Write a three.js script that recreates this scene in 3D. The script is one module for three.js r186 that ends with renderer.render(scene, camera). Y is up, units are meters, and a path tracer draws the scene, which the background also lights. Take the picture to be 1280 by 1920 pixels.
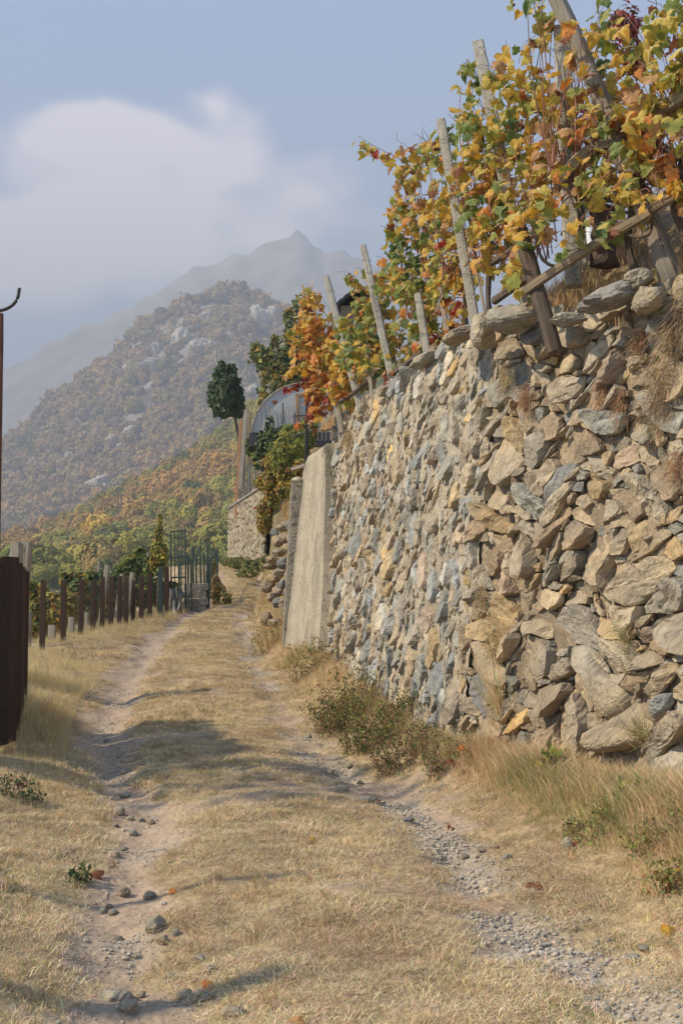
import * as THREE from 'three';
import { mergeGeometries, toCreasedNormals } from 'three/addons/utils/BufferGeometryUtils.js';

// ---------------------------------------------------------------- camera, sky, sun, exposure
const scene = new THREE.Scene();
const EYE = 1.6, FPX = 2200;                                   // eye height in metres, focal length in photograph pixels (1280 x 1920)
const camera = new THREE.PerspectiveCamera(2 * Math.atan(960 / FPX) * 180 / Math.PI, 1280 / 1920, 0.1, 6000);
camera.position.set(0, EYE, 0);
camera.rotation.x = Math.atan(140 / FPX);
camera.updateMatrixWorld(true); camera.updateProjectionMatrix();
const renderer = new THREE.WebGLRenderer({ antialias: true });
renderer.toneMapping = THREE.LinearToneMapping;
renderer.toneMappingExposure = 1.42;
renderer.shadowMap.enabled = true;
const SUN = new THREE.Vector3(-1, 0, 0.30).normalize().multiplyScalar(Math.cos(0.69)); SUN.y = Math.sin(0.69);
const sun = new THREE.DirectionalLight(new THREE.Color(1.0, 0.87, 0.66), 5.0);
sun.position.copy(SUN).multiplyScalar(60); sun.target.position.set(0, 0, -12); sun.position.add(sun.target.position);
sun.castShadow = true; sun.shadow.radius = 2.0; sun.shadow.mapSize.set(4096, 4096);
Object.assign(sun.shadow.camera, { left: -35, right: 35, top: 35, bottom: -35, near: 1, far: 160 });
scene.add(sun, sun.target);
scene.fog = new THREE.FogExp2(new THREE.Color(0.86, 0.90, 1.0), 0.00052);

// ---------------------------------------------------------------- random numbers and noise
function rng(seed) { let s = seed | 0; return () => { s = (s + 0x6d2b79f5) | 0; let t = Math.imul(s ^ (s >>> 15), 1 | s); t = (t + Math.imul(t ^ (t >>> 7), 61 | t)) ^ t; return ((t ^ (t >>> 14)) >>> 0) / 4294967296; }; }
const clamp = (x, a = 0, b = 1) => Math.min(b, Math.max(a, x)), lerp = (a, b, t) => a + (b - a) * t;
const sstep = (a, b, x) => { const t = clamp((x - a) / (b - a)); return t * t * (3 - 2 * t); };
const H3 = (x, y, z) => { let h = Math.imul(x, 374761393) ^ Math.imul(y, 668265263) ^ Math.imul(z, 2147483647 ^ 0x5bd1e995); h = Math.imul(h ^ (h >>> 13), 1274126177); return ((h ^ (h >>> 16)) >>> 0) / 4294967296; };
function noise3(x, y, z) {                                       // value noise, 0..1
  const ix = Math.floor(x), iy = Math.floor(y), iz = Math.floor(z); let fx = x - ix, fy = y - iy, fz = z - iz;
  fx = fx * fx * (3 - 2 * fx); fy = fy * fy * (3 - 2 * fy); fz = fz * fz * (3 - 2 * fz);
  const c = (a, b, k) => H3(ix + a, iy + b, iz + k);
  return lerp(lerp(lerp(c(0, 0, 0), c(1, 0, 0), fx), lerp(c(0, 1, 0), c(1, 1, 0), fx), fy), lerp(lerp(c(0, 0, 1), c(1, 0, 1), fx), lerp(c(0, 1, 1), c(1, 1, 1), fx), fy), fz);
}
function fbm(x, y, z = 0, oct = 4) { let s = 0, a = 0.5, t = 0; for (let i = 0; i < oct; i++) { s += a * noise3(x, y, z + i * 7.3); t += a; a *= 0.5; x *= 2.03; y *= 2.03; z *= 2.03; } return s / t; }
function curve(pts) {                                            // smooth curve through [x, y, ...] points
  return (x, k = 1) => {
    if (x <= pts[0][0]) { const a = pts[0], b = pts[1]; return a[k] + (b[k] - a[k]) / (b[0] - a[0]) * (x - a[0]); }
    for (let i = 0; i < pts.length - 1; i++) if (x <= pts[i + 1][0]) {
      const p0 = pts[Math.max(0, i - 1)], p1 = pts[i], p2 = pts[i + 1], p3 = pts[Math.min(pts.length - 1, i + 2)], h = p2[0] - p1[0], t = (x - p1[0]) / h;
      const m1 = (p2[k] - p0[k]) / (p2[0] - p0[0]) * h, m2 = (p3[k] - p1[k]) / (p3[0] - p1[0]) * h, t2 = t * t, t3 = t2 * t;
      return (2 * t3 - 3 * t2 + 1) * p1[k] + (t3 - 2 * t2 + t) * m1 + (-2 * t3 + 3 * t2) * p2[k] + (t3 - t2) * m2;
    }
    const a = pts[pts.length - 2], b = pts[pts.length - 1]; return b[k] + (b[k] - a[k]) / (b[0] - a[0]) * (x - b[0]);
  };
}
const V = (x, y, z) => new THREE.Vector3(x, y, z);
function P(px, py, d) {                                          // the world point at depth d (metres ahead) that the photograph shows at pixel px, py
  const v = V(px / 640 - 1, 1 - py / 960, 0.5).unproject(camera).sub(camera.position);
  return v.multiplyScalar(d / -v.z).add(camera.position);
}
function toPx(p) { const v = p.clone().project(camera); return [(v.x + 1) * 640, (1 - v.y) * 960]; }

// ---------------------------------------------------------------- the sky (air and thin cloud only)
{
  const W = 2048, H = 1024, data = new Float32Array(W * H * 4);
  const blobs = [[60, 290, 250, 120, 0.8], [430, 285, 135, 90, 1.0], [300, 330, 190, 130, 0.85], [130, 240, 170, 75, 0.7], [200, 410, 320, 100, 0.7], [570, 320, 140, 70, 0.42], [30, 400, 160, 80, 0.7], [500, 390, 240, 80, 0.5], [340, 490, 360, 80, 0.5], [80, 520, 200, 60, 0.35], [-250, 320, 260, 180, 0.8], [-700, 260, 300, 150, 0.7]];
  for (let r = 0; r < H; r++) {
    const el = ((r + 0.5) / H - 0.5) * Math.PI, y = Math.sin(el), ce = Math.cos(el);
    for (let c = 0; c < W; c++) {
      const az = ((c + 0.5) / W - 0.5) * 2 * Math.PI, x = Math.cos(az) * ce, z = Math.sin(az) * ce, o = (r * W + c) * 4;
      const h = clamp(y);
      // clear hazy air: pale near the horizon, deeper above
      const k = Math.pow(1 - h, 3.2);
      let R = lerp(0.165, 0.44, k), G = lerp(0.30, 0.575, k), Bc = lerp(0.58, 0.67, k);
      let cl = 0;
      if (y > -0.05) {
        const q = 3.2, n = fbm(x * q + 11, y * q * 1.9, z * q + 5, 5), n2 = fbm(x * 11 + 3, y * 15, z * 11, 6);
        const hd = Math.hypot(x, z), el2 = Math.atan2(y, hd);
        if (z < 0 && Math.abs(x / -z) < 3) {                     // the cloud bank ahead
          const px = 640 + FPX * x / -z, py = 1100 - FPX * (y / -z);
          let b = 0;
          for (const [bx, by, rx, ry, s] of blobs) { const e = Math.hypot((px - bx) / rx, (py - by) / ry); b += s * (1 - sstep(0.55, by > 390 ? 1.3 : 1.12, e + (n2 - 0.5) * 1.9)); }
          cl = Math.max(cl, clamp(b) * 0.92);
        }
        const side = 1 - Math.exp(-Math.pow((el2 - 0.30) / 0.22, 2) * 0) ;
        const other = sstep(0.52, 0.72, n) * sstep(0.05, 0.25, y) * (z < 0 && Math.abs(x / -z) < 0.45 ? 0.10 : 0.55) * side;
        cl = Math.max(cl, other);
      }
      R = lerp(R, 0.95, cl); G = lerp(G, 0.855, cl); Bc = lerp(Bc, 0.88, cl);
      data[o] = R; data[o + 1] = G; data[o + 2] = Bc; data[o + 3] = 1;
    }
  }
  const t = new THREE.DataTexture(data, W, H, THREE.RGBAFormat, THREE.FloatType);
  t.mapping = THREE.EquirectangularReflectionMapping; t.magFilter = t.minFilter = THREE.LinearFilter; t.needsUpdate = true;
  scene.background = t; scene.environment = t;
}

// ---------------------------------------------------------------- names, things, parts
const taken = {};
function numbered(n) { const k = taken[n] = (taken[n] ?? -1) + 1; return k ? n + '_' + String(k).padStart(3, '0') : n; }
function tag(o, label, category, group, kind) { if (label) o.userData.label = label; if (category) o.userData.category = category; if (group) o.userData.group = group; if (kind) o.userData.kind = kind; return o; }
function thing(name, label, category, pos = V(0, 0, 0), group) { const o = new THREE.Group(); o.name = numbered(name); o.position.copy(pos); scene.add(o); return tag(o, label, category, group); }
function part(name, geo, mat, parent, pos) { const m = new THREE.Mesh(geo, mat); m.name = name; if (pos) m.position.copy(pos); parent.add(m); return m; }
function solo(name, geo, mat, label, category, pos, group, kind) { const m = new THREE.Mesh(geo, mat); m.name = numbered(name); if (pos) m.position.copy(pos); scene.add(m); return tag(m, label, category, group, kind); }

// ---------------------------------------------------------------- a small mesh collector
class Bag {
  constructor() { this.p = []; this.c = []; this.u = []; this.i = []; }
  v(x, y, z, col, u = 0, w = 0) { this.p.push(x, y, z); this.c.push(col ? col[0] : 1, col ? col[1] : 1, col ? col[2] : 1); this.u.push(u, w); return this.p.length / 3 - 1; }
  tri(a, b, c) { this.i.push(a, b, c); }
  quad(a, b, c, d) { this.i.push(a, b, c, a, c, d); }
  geo(origin) {
    const g = new THREE.BufferGeometry(), p = new Float32Array(this.p);
    if (origin) for (let k = 0; k < p.length; k += 3) { p[k] -= origin.x; p[k + 1] -= origin.y; p[k + 2] -= origin.z; }
    g.setAttribute('position', new THREE.BufferAttribute(p, 3)); g.setAttribute('color', new THREE.BufferAttribute(new Float32Array(this.c), 3));
    g.setAttribute('uv', new THREE.BufferAttribute(new Float32Array(this.u), 2)); g.setIndex(this.i); g.computeVertexNormals(); return g;
  }
  // a tapered round bar through points, uv in metres
  tube(pts, radii, seg = 6, col, wob = 0, R) {
    const n = pts.length; let prev = null, len = 0, t = V(0, 0, 0), a = V(0, 0, 0), b = V(0, 0, 0);
    for (let k = 0; k < n; k++) {
      t.copy(pts[Math.min(n - 1, k + 1)]).sub(pts[Math.max(0, k - 1)]).normalize();
      if (k) len += pts[k].distanceTo(pts[k - 1]);
      a.set(Math.abs(t.y) > 0.9 ? 1 : 0, Math.abs(t.y) > 0.9 ? 0 : 1, 0).cross(t).normalize(); b.copy(t).cross(a);
      const r = Array.isArray(radii) ? radii[k] : radii, row = [];
      for (let j = 0; j <= seg; j++) {
        const th = j / seg * 2 * Math.PI, rr = r * (1 + (wob && j < seg ? (H3(k, j % seg, n) - 0.5) * wob : wob ? (H3(k, 0, n) - 0.5) * wob : 0)), cx = Math.cos(th) * rr, cy = Math.sin(th) * rr;
        row.push(this.v(pts[k].x + a.x * cx + b.x * cy, pts[k].y + a.y * cx + b.y * cy, pts[k].z + a.z * cx + b.z * cy, col, j / seg * 2 * Math.PI * r, len));
      }
      if (prev) for (let j = 0; j < seg; j++) this.quad(prev[j], prev[j + 1], row[j + 1], row[j]);
      if (k === 0 || k === n - 1) { const m = this.v(pts[k].x, pts[k].y, pts[k].z, col, 0, len); for (let j = 0; j < seg; j++) k === 0 ? this.tri(m, row[j + 1], row[j]) : this.tri(m, row[j], row[j + 1]); }
      prev = row;
    }
    return this;
  }
  // a squared timber or concrete bar from p to q, with chamfered edges, worn a little; side points along its wide face
  bar(p, q, w, h, side, { seg = 6, wear = 0, ch = 0.12, col, seed = 1, bow = 0 } = {}) {
    const t = q.clone().sub(p), L = t.length(); t.normalize();
    const a = side.clone().addScaledVector(t, -side.dot(t)).normalize(), b = t.clone().cross(a), c = Math.min(w, h) * ch;
    const prof = [[-w / 2 + c, -h / 2], [w / 2 - c, -h / 2], [w / 2, -h / 2 + c], [w / 2, h / 2 - c], [w / 2 - c, h / 2], [-w / 2 + c, h / 2], [-w / 2, h / 2 - c], [-w / 2, -h / 2 + c]];
    let prev = null;
    for (let k = 0; k <= seg; k++) {
      const s = k / seg, row = [], bw = bow * Math.sin(s * Math.PI); let per = 0;
      for (let j = 0; j <= 8; j++) {
        const e = prof[j % 8], f = prof[(j + 7) % 8]; if (j) per += Math.hypot(e[0] - f[0], e[1] - f[1]);
        const m = 1 + wear * (noise3(j % 8 * 3.1 + seed, s * L * 7, seed * 1.7) - 0.5) * 2, end = k === 0 || k === seg ? 0.94 : 1;
        const x = e[0] * m * end, y = e[1] * m * end, l = s * L + (k === seg ? wear * 0.06 * (noise3(j % 8 * 2, seed, 3) - 0.5) : 0);
        row.push(this.v(p.x + t.x * l + a.x * (x + bw) + b.x * y, p.y + t.y * l + a.y * (x + bw) + b.y * y, p.z + t.z * l + a.z * (x + bw) + b.z * y, col, per + seed * 0.37, l + seed * 0.71));
      }
      if (prev) for (let j = 0; j < 8; j++) this.quad(prev[j], prev[j + 1], row[j + 1], row[j]);
      if (k === 0 || k === seg) {                                // end faces with their own vertices
        const m = [], cc = V(0, 0, 0); for (let j = 0; j < 8; j++) { const o = row[j] * 3; m.push(this.v(this.p[o], this.p[o + 1], this.p[o + 2], col, prof[j][0] + seed, prof[j][1])); cc.add(V(this.p[o], this.p[o + 1], this.p[o + 2])); }
        cc.multiplyScalar(1 / 8); const ci = this.v(cc.x, cc.y, cc.z, col, seed, 0);
        for (let j = 0; j < 8; j++) k === 0 ? this.tri(ci, m[(j + 1) % 8], m[j]) : this.tri(ci, m[j], m[(j + 1) % 8]);
      }
      prev = row;
    }
    return this;
  }
}

// ---------------------------------------------------------------- computed textures (tileable)
function tnoise(x, y, per, z) { const ix = Math.floor(x), iy = Math.floor(y); let fx = x - ix, fy = y - iy; fx = fx * fx * (3 - 2 * fx); fy = fy * fy * (3 - 2 * fy); const m = (a) => ((a % per) + per) % per, c = (a, b) => H3(m(ix + a), m(iy + b), z); return lerp(lerp(c(0, 0), c(1, 0), fx), lerp(c(0, 1), c(1, 1), fx), fy); }
function tfbm(u, v, base, oct, z, sx = 1, sy = 1) { let s = 0, a = 0.5, t = 0, f = base; for (let i = 0; i < oct; i++) { const pX = f * sx, pY = f * sy; s += a * tnoiseXY(u * pX, v * pY, pX, pY, z + i * 13); t += a; a *= 0.55; f *= 2; } return s / t; }
function tnoiseXY(x, y, px, py, z) { const ix = Math.floor(x), iy = Math.floor(y); let fx = x - ix, fy = y - iy; fx = fx * fx * (3 - 2 * fx); fy = fy * fy * (3 - 2 * fy); const mx = (a) => ((a % px) + px) % px, my = (a) => ((a % py) + py) % py, c = (a, b) => H3(mx(ix + a), my(iy + b), z); return lerp(lerp(c(0, 0), c(1, 0), fx), lerp(c(0, 1), c(1, 1), fx), fy); }
function tex(S, size, fn, srgb) {                                // fn(u, v) gives [r, g, b] 0..1; size is the side in metres
  const d = new Uint8Array(S * S * 4);
  for (let y = 0; y < S; y++) for (let x = 0; x < S; x++) { const c = fn((x + 0.5) / S, (y + 0.5) / S), o = (y * S + x) * 4; if (srgb === true) for (let k = 0; k < 3; k++) { const l = clamp(c[k]); c[k] = l < 0.0031308 ? l * 12.92 : 1.055 * Math.pow(l, 1 / 2.4) - 0.055; } d[o] = clamp(c[0]) * 255; d[o + 1] = clamp(c[1]) * 255; d[o + 2] = clamp(c[2]) * 255; d[o + 3] = 255; }
  const t = new THREE.DataTexture(d, S, S); t.wrapS = t.wrapT = THREE.RepeatWrapping; t.magFilter = THREE.LinearFilter; t.minFilter = THREE.LinearMipmapLinearFilter; t.generateMipmaps = true;
  if (srgb) t.colorSpace = THREE.SRGBColorSpace; t.repeat.set(1 / size, 1 / size); t.needsUpdate = true; return t;
}
const grey = (v) => [v, v, v];
const T = {};
T.stone = tex(512, 0.9, (u, v) => { const a = tfbm(u, v, 6, 5, 1), b = tfbm(u, v, 48, 2, 40), c = tfbm(u, v, 3, 4, 77), s = tfbm(u, v, 4, 4, 91, 1, 6), li = sstep(0.60, 0.72, tfbm(u, v, 9, 4, 55)); const k = 0.50 + 0.46 * a + 0.36 * (b - 0.5) + 0.40 * (s - 0.5); return [k * (1 + 0.10 * (c - 0.5)) + li * 0.10, k + li * 0.10, k * (1 - 0.22 * (c - 0.5)) + li * 0.06]; }, true);
T.stoneB = tex(512, 0.9, (u, v) => grey(0.45 * tfbm(u, v, 8, 5, 3) + 0.35 * tfbm(u, v, 4, 5, 23, 1, 7) + 0.2 * tfbm(u, v, 60, 2, 9)));
T.mortar = tex(512, 1.1, (u, v) => { const a = tfbm(u, v, 5, 5, 5), b = tfbm(u, v, 70, 2, 15); const k = 0.66 + 0.3 * a + 0.4 * (b - 0.5); return [k, k * 0.985, k * 0.96]; }, true);
T.mortarB = tex(512, 1.1, (u, v) => grey(0.5 * tfbm(u, v, 20, 4, 5) + 0.5 * tfbm(u, v, 80, 2, 15)));
T.dirt = tex(1024, 2.6, (u, v) => { const a = tfbm(u, v, 5, 5, 31), b = tfbm(u, v, 120, 2, 32), p = sstep(0.66, 0.74, tfbm(u, v, 56, 2, 33)), k = 0.58 + 0.36 * a + 0.5 * (b - 0.5); return [k + p * 0.14, k * 0.99 + p * 0.15, k * 0.98 + p * 0.16]; }, true);
T.dirtB = tex(1024, 2.6, (u, v) => grey(0.4 * tfbm(u, v, 24, 4, 31) + 0.35 * tfbm(u, v, 110, 2, 32) + 0.35 * sstep(0.6, 0.75, tfbm(u, v, 56, 2, 33))));
T.wood = tex(512, 0.5, (u, v) => { const g = tfbm(u, v, 2, 5, 61, 18, 1), l = tfbm(u, v, 3, 4, 62), f = tfbm(u, v, 3, 4, 63, 40, 1), k = 0.5 + 0.5 * g + 0.3 * (f - 0.5); const cr = sstep(0.30, 0.22, tfbm(u, v, 2, 4, 66, 14, 1)); return [k * (1 + 0.12 * (l - 0.5)) * (1 - 0.6 * cr), k * (1 - 0.6 * cr), k * (1 - 0.14 * (l - 0.5)) * (1 - 0.6 * cr)]; }, true);
T.woodB = tex(512, 0.5, (u, v) => grey(0.6 * tfbm(u, v, 2, 5, 61, 18, 1) + 0.4 * sstep(0.2, 0.36, tfbm(u, v, 2, 4, 66, 14, 1))));
T.concrete = tex(512, 1.3, (u, v) => { const a = tfbm(u, v, 4, 5, 71), s = tfbm(u, v, 2, 4, 72, 10, 1), st = tfbm(u, v, 3, 3, 73, 4, 1), b = tfbm(u, v, 90, 2, 74); const pit = sstep(0.72, 0.78, tfbm(u, v, 46, 2, 76)) * 0.22, ck = sstep(0.035, 0.0, Math.abs(tfbm(u, v, 3, 4, 78) - 0.5)) * 0.13; const k = 0.24 + 0.46 * a + 0.42 * s + 0.26 * (b - 0.5) - pit - ck, w = sstep(0.60, 0.76, st) * 0.14, q = sstep(0.40, 0.30, st) * 0.10; return [k + w - q, k * 0.99 + w - q, k * 0.97 + w - q]; }, true);
T.concreteB = tex(512, 1.3, (u, v) => grey(0.5 * tfbm(u, v, 2, 4, 72, 10, 1) + 0.3 * tfbm(u, v, 90, 2, 74) + 0.3 * sstep(0.34, 0.26, tfbm(u, v, 40, 2, 75)) * -1 + 0.2));
T.rust = tex(256, 0.6, (u, v) => { const a = tfbm(u, v, 5, 5, 81), b = tfbm(u, v, 40, 2, 82), k = 0.4 + 0.7 * a + 0.3 * (b - 0.5); return [k, k * (0.8 + 0.25 * b), k * (0.75 + 0.3 * b)]; }, true);
T.bark = tex(256, 0.4, (u, v) => { const g = tfbm(u, v, 2, 5, 84, 9, 1), k = 0.35 + 0.75 * g; return [k, k * 0.98, k * 0.95]; }, true);
T.barkB = tex(256, 0.4, (u, v) => grey(tfbm(u, v, 2, 5, 84, 9, 1)));
// grape leaf skin: veins fanning from the stalk, mottled blade. uv 0..1 over the leaf
function leafTex(base, mott, vein, seed) {
  const t = tex(128, 1, (u, v) => {
    const x = (u - 0.5) * 1.3, y = v * 1.25 - 0.22, n = tfbm(u, v, 5, 4, seed), n2 = tfbm(u, v, 14, 3, seed + 5); let dv = 9;
    for (const a of [-2.0, -1.05, -0.5, 0, 0.5, 1.05, 2.0]) { const dx = Math.sin(a), dy = Math.cos(a), along = x * dx + y * dy; if (along > 0) dv = Math.min(dv, Math.abs(x * dy - y * dx) / (0.5 + along)); }
    const ve = 1 - sstep(0.008, 0.045, dv), near = 1 - sstep(0.03, 0.16, dv), edge = sstep(0.38, 0.7, Math.hypot(x, y - 0.3) + (n - 0.5) * 0.5);
    const m = clamp(edge * 0.75 + (n2 - 0.5) * 0.9), o = [0, 0, 0];
    for (let k = 0; k < 3; k++) o[k] = lerp(lerp(base[k], mott[k], m), vein[k], Math.max(ve * 0.6, near * 0.28)) * (0.84 + 0.32 * n);
    return o;
  }, 'as is'); t.repeat.set(1, 1); return t;
}
const leafPal = {
  gold: leafTex([0.86, 0.65, 0.20], [0.80, 0.53, 0.18], [0.74, 0.68, 0.32], 1), yellow: leafTex([0.86, 0.73, 0.30], [0.72, 0.56, 0.24], [0.60, 0.62, 0.28], 2), lime: leafTex([0.62, 0.62, 0.25], [0.72, 0.60, 0.24], [0.50, 0.55, 0.24], 3),
  green: leafTex([0.42, 0.50, 0.22], [0.54, 0.55, 0.23], [0.60, 0.62, 0.32], 4), dark: leafTex([0.30, 0.40, 0.20], [0.36, 0.45, 0.22], [0.46, 0.53, 0.29], 5), orange: leafTex([0.84, 0.50, 0.19], [0.72, 0.37, 0.15], [0.78, 0.60, 0.28], 6),
  tan: leafTex([0.76, 0.56, 0.36], [0.66, 0.42, 0.26], [0.78, 0.66, 0.42], 7), red: leafTex([0.62, 0.17, 0.13], [0.48, 0.11, 0.12], [0.70, 0.34, 0.20], 8), brown: leafTex([0.50, 0.28, 0.13], [0.42, 0.22, 0.12], [0.58, 0.38, 0.20], 9),
};
// ---------------------------------------------------------------- materials
const std = (o) => new THREE.MeshStandardMaterial({ roughness: 0.92, metalness: 0, side: THREE.DoubleSide, ...o });
const M = {
  stone: std({ map: T.stone, bumpMap: T.stoneB, bumpScale: 0.034, vertexColors: true, roughness: 0.86 }),
  mortar: std({ map: T.mortar, bumpMap: T.mortarB, bumpScale: 0.018, vertexColors: true, roughness: 1 }),
  dirt: std({ map: T.dirt, bumpMap: T.dirtB, bumpScale: 0.012, vertexColors: true, roughness: 1 }),
  concrete: std({ map: T.concrete, bumpMap: T.concreteB, bumpScale: 0.012, color: new THREE.Color(0.50, 0.435, 0.325), roughness: 0.95 }),
  post: std({ map: T.concrete, bumpMap: T.concreteB, bumpScale: 0.008, color: new THREE.Color(0.50, 0.455, 0.375), roughness: 0.9 }),
  timber: std({ map: T.wood, bumpMap: T.woodB, bumpScale: 0.016, color: new THREE.Color(0.30, 0.225, 0.14) }),
  greyWood: std({ map: T.wood, bumpMap: T.woodB, bumpScale: 0.012, color: new THREE.Color(0.40, 0.345, 0.27) }),
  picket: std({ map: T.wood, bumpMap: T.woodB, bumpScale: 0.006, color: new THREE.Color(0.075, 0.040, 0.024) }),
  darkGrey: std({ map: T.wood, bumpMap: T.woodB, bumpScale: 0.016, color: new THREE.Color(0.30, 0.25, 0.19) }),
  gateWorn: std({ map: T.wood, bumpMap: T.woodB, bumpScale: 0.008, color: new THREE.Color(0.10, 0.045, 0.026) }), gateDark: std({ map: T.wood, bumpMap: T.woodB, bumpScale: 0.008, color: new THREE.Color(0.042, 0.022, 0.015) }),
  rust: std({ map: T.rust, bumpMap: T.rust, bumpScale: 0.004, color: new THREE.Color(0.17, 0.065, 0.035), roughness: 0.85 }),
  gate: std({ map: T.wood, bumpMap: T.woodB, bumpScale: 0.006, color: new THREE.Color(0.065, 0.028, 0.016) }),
  iron: std({ color: new THREE.Color(0.035, 0.033, 0.032), roughness: 0.6, metalness: 0.3 }),
  greenPaint: std({ color: new THREE.Color(0.030, 0.055, 0.045), roughness: 0.5 }),
  wire: std({ color: new THREE.Color(0.20, 0.20, 0.19), roughness: 0.5, metalness: 0.6 }),
  bark: std({ map: T.bark, bumpMap: T.barkB, bumpScale: 0.02, color: new THREE.Color(0.13, 0.095, 0.07) }),
  cane: std({ color: new THREE.Color(0.20, 0.075, 0.05), roughness: 0.7, vertexColors: true }),
  grass: std({ vertexColors: true, roughness: 0.9 }),
  blades: new THREE.MeshPhysicalMaterial({ vertexColors: true, roughness: 0.95, transmission: 0.22, side: THREE.DoubleSide }),
  foliage: new THREE.MeshPhysicalMaterial({ vertexColors: true, roughness: 0.95, transmission: 0.35, side: THREE.DoubleSide, specularIntensity: 0.5 }),
  crown: std({ vertexColors: true, roughness: 1 }),
  land: std({ vertexColors: true, roughness: 1 }),
  plastic: new THREE.MeshPhysicalMaterial({ color: new THREE.Color(0.50, 0.50, 0.49), roughness: 0.95, specularIntensity: 0.3, transmission: 0.2, side: THREE.DoubleSide }),
  white: std({ color: new THREE.Color(0.72, 0.72, 0.70), roughness: 0.8 }),
  slate: std({ map: T.stone, bumpMap: T.stoneB, bumpScale: 0.01, color: new THREE.Color(0.09, 0.085, 0.085) }),
  orangeWood: std({ map: T.wood, bumpMap: T.woodB, bumpScale: 0.004, color: new THREE.Color(0.50, 0.27, 0.14) }),
};
const leafMat = {}; for (const k in leafPal) leafMat[k] = new THREE.MeshPhysicalMaterial({ map: leafPal[k], roughness: 0.75, transmission: 0.5, side: THREE.DoubleSide, specularIntensity: 0.6 });

// ================================================================ THE GROUND
const roadH = curve([[-8, -0.15], [0, 0], [5, 0.0], [10, 0.08], [15, 0.28], [20, 0.50], [25, 0.72], [30, 0.95], [33, 1.10], [36, 1.42], [40, 1.88], [43, 2.2], [47, 2.42], [52, 2.2], [60, 1.3], [70, 0]]);
const roadX = curve([[-8, 3.2], [0, 1.5], [3, 0.7], [5, 0.22], [9, -0.70], [13, -1.52], [17, -2.1], [20, -2.5], [25, -2.85], [30, -3.05], [33, -2.98], [36, -3.1], [40, -3.5], [43, -4.0], [48, -5.6], [60, -11]]);
const wallX = curve([[-8, 8], [3, 4.9], [4.5, 3.9], [5.7, 3.05], [7.2, 2.10], [9.5, 1.04], [12, 0.44], [16.9, -0.23], [18.0, -0.56], [18.8, -0.80], [22, -1.12], [25, -1.25], [29, -1.9], [34, -2.2], [40, -2.55], [48, -4.36], [60, -8]]);
const wallBase = curve([[-8, 0.3], [5, 0.40], [7.2, 0.35], [9.5, 0.30], [12, 0.45], [16.9, 0.66], [18.7, 0.70], [22, 0.85], [25, 1.0], [29, 1.3], [34, 1.75], [40, 2.36], [48, 2.78], [60, 2]]);
const fenceX = curve([[-8, -3.2], [5, -2.9], [9, -2.75], [12, -3.3], [16, -4.6], [20, -5.1], [24, -4.8], [29, -4.3], [33, -3.85], [36, -3.78], [43, -5.0], [50, -7.5], [60, -13]]);
const rutL = (d) => lerp(0.95, 0.72, sstep(14, 30, d));
function rutMask(s, d) { const w = 0.24, r = rutL(d), wob = (noise3(d * 0.5, 3, 1) - 0.5) * 0.3; return [Math.exp(-(((s + r + wob) / (w * 1.15)) ** 2)), Math.exp(-(((s - r + wob) / w) ** 2))]; }
function groundH(x, z, fine = true) {
  const d = -z, s = x - roadX(d), xw = wallX(d), xf = fenceX(d), [a, b] = rutMask(s, d);
  let h = roadH(d) - (0.095 * a + 0.055 * b) * (0.7 + 0.6 * noise3(d * 0.8, s, 4)) + 0.03 * Math.exp(-((s / 0.6) ** 2));
  const right = xw - roadX(d);
  if (s > 0) h += Math.max(0, wallBase(d) - roadH(d)) * sstep(Math.min(1.25, right * 0.72), right, s);
  if (s < 0) h += lerp(0.14, 0.03, sstep(13, 18, d)) * sstep(1.3, 2.0, -s) * sstep(40, 34, d);
  const out = xf - 0.25 - x; if (out > 0) h -= 0.5 * out * sstep(0, 1.2, out) * (d < 11 ? 0.35 : 1) * 0.9;
  h = Math.max(h, -7);
  h += 0.10 * (fbm(x * 0.9, z * 0.9, 2, 2) - 0.5);
  if (fine) h += 0.075 * (fbm(x * 4.5, z * 4.5, 7, 3) - 0.5) * (1 + a + b) + 0.012 * (noise3(x * 26, z * 26, 5) - 0.5);
  return h;
}
const onGround = (x, d, up = 0) => V(x, groundH(x, -d) + up, -d);
function onPixel(px, py) {                                        // where the line of sight through a photograph pixel meets the ground
  let lo = 2.6, hi = 60; for (let d = 2.6; d < 50; d += 0.05) { const p = P(px, py, d); if (p.y < groundH(p.x, p.z, false)) { hi = d; break; } lo = d; }
  for (let k = 0; k < 20; k++) { const m = (lo + hi) / 2, p = P(px, py, m); if (p.y < groundH(p.x, p.z)) hi = m; else lo = m; }
  const p = P(px, py, hi); p.y = groundH(p.x, p.z); return p;
}
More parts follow.
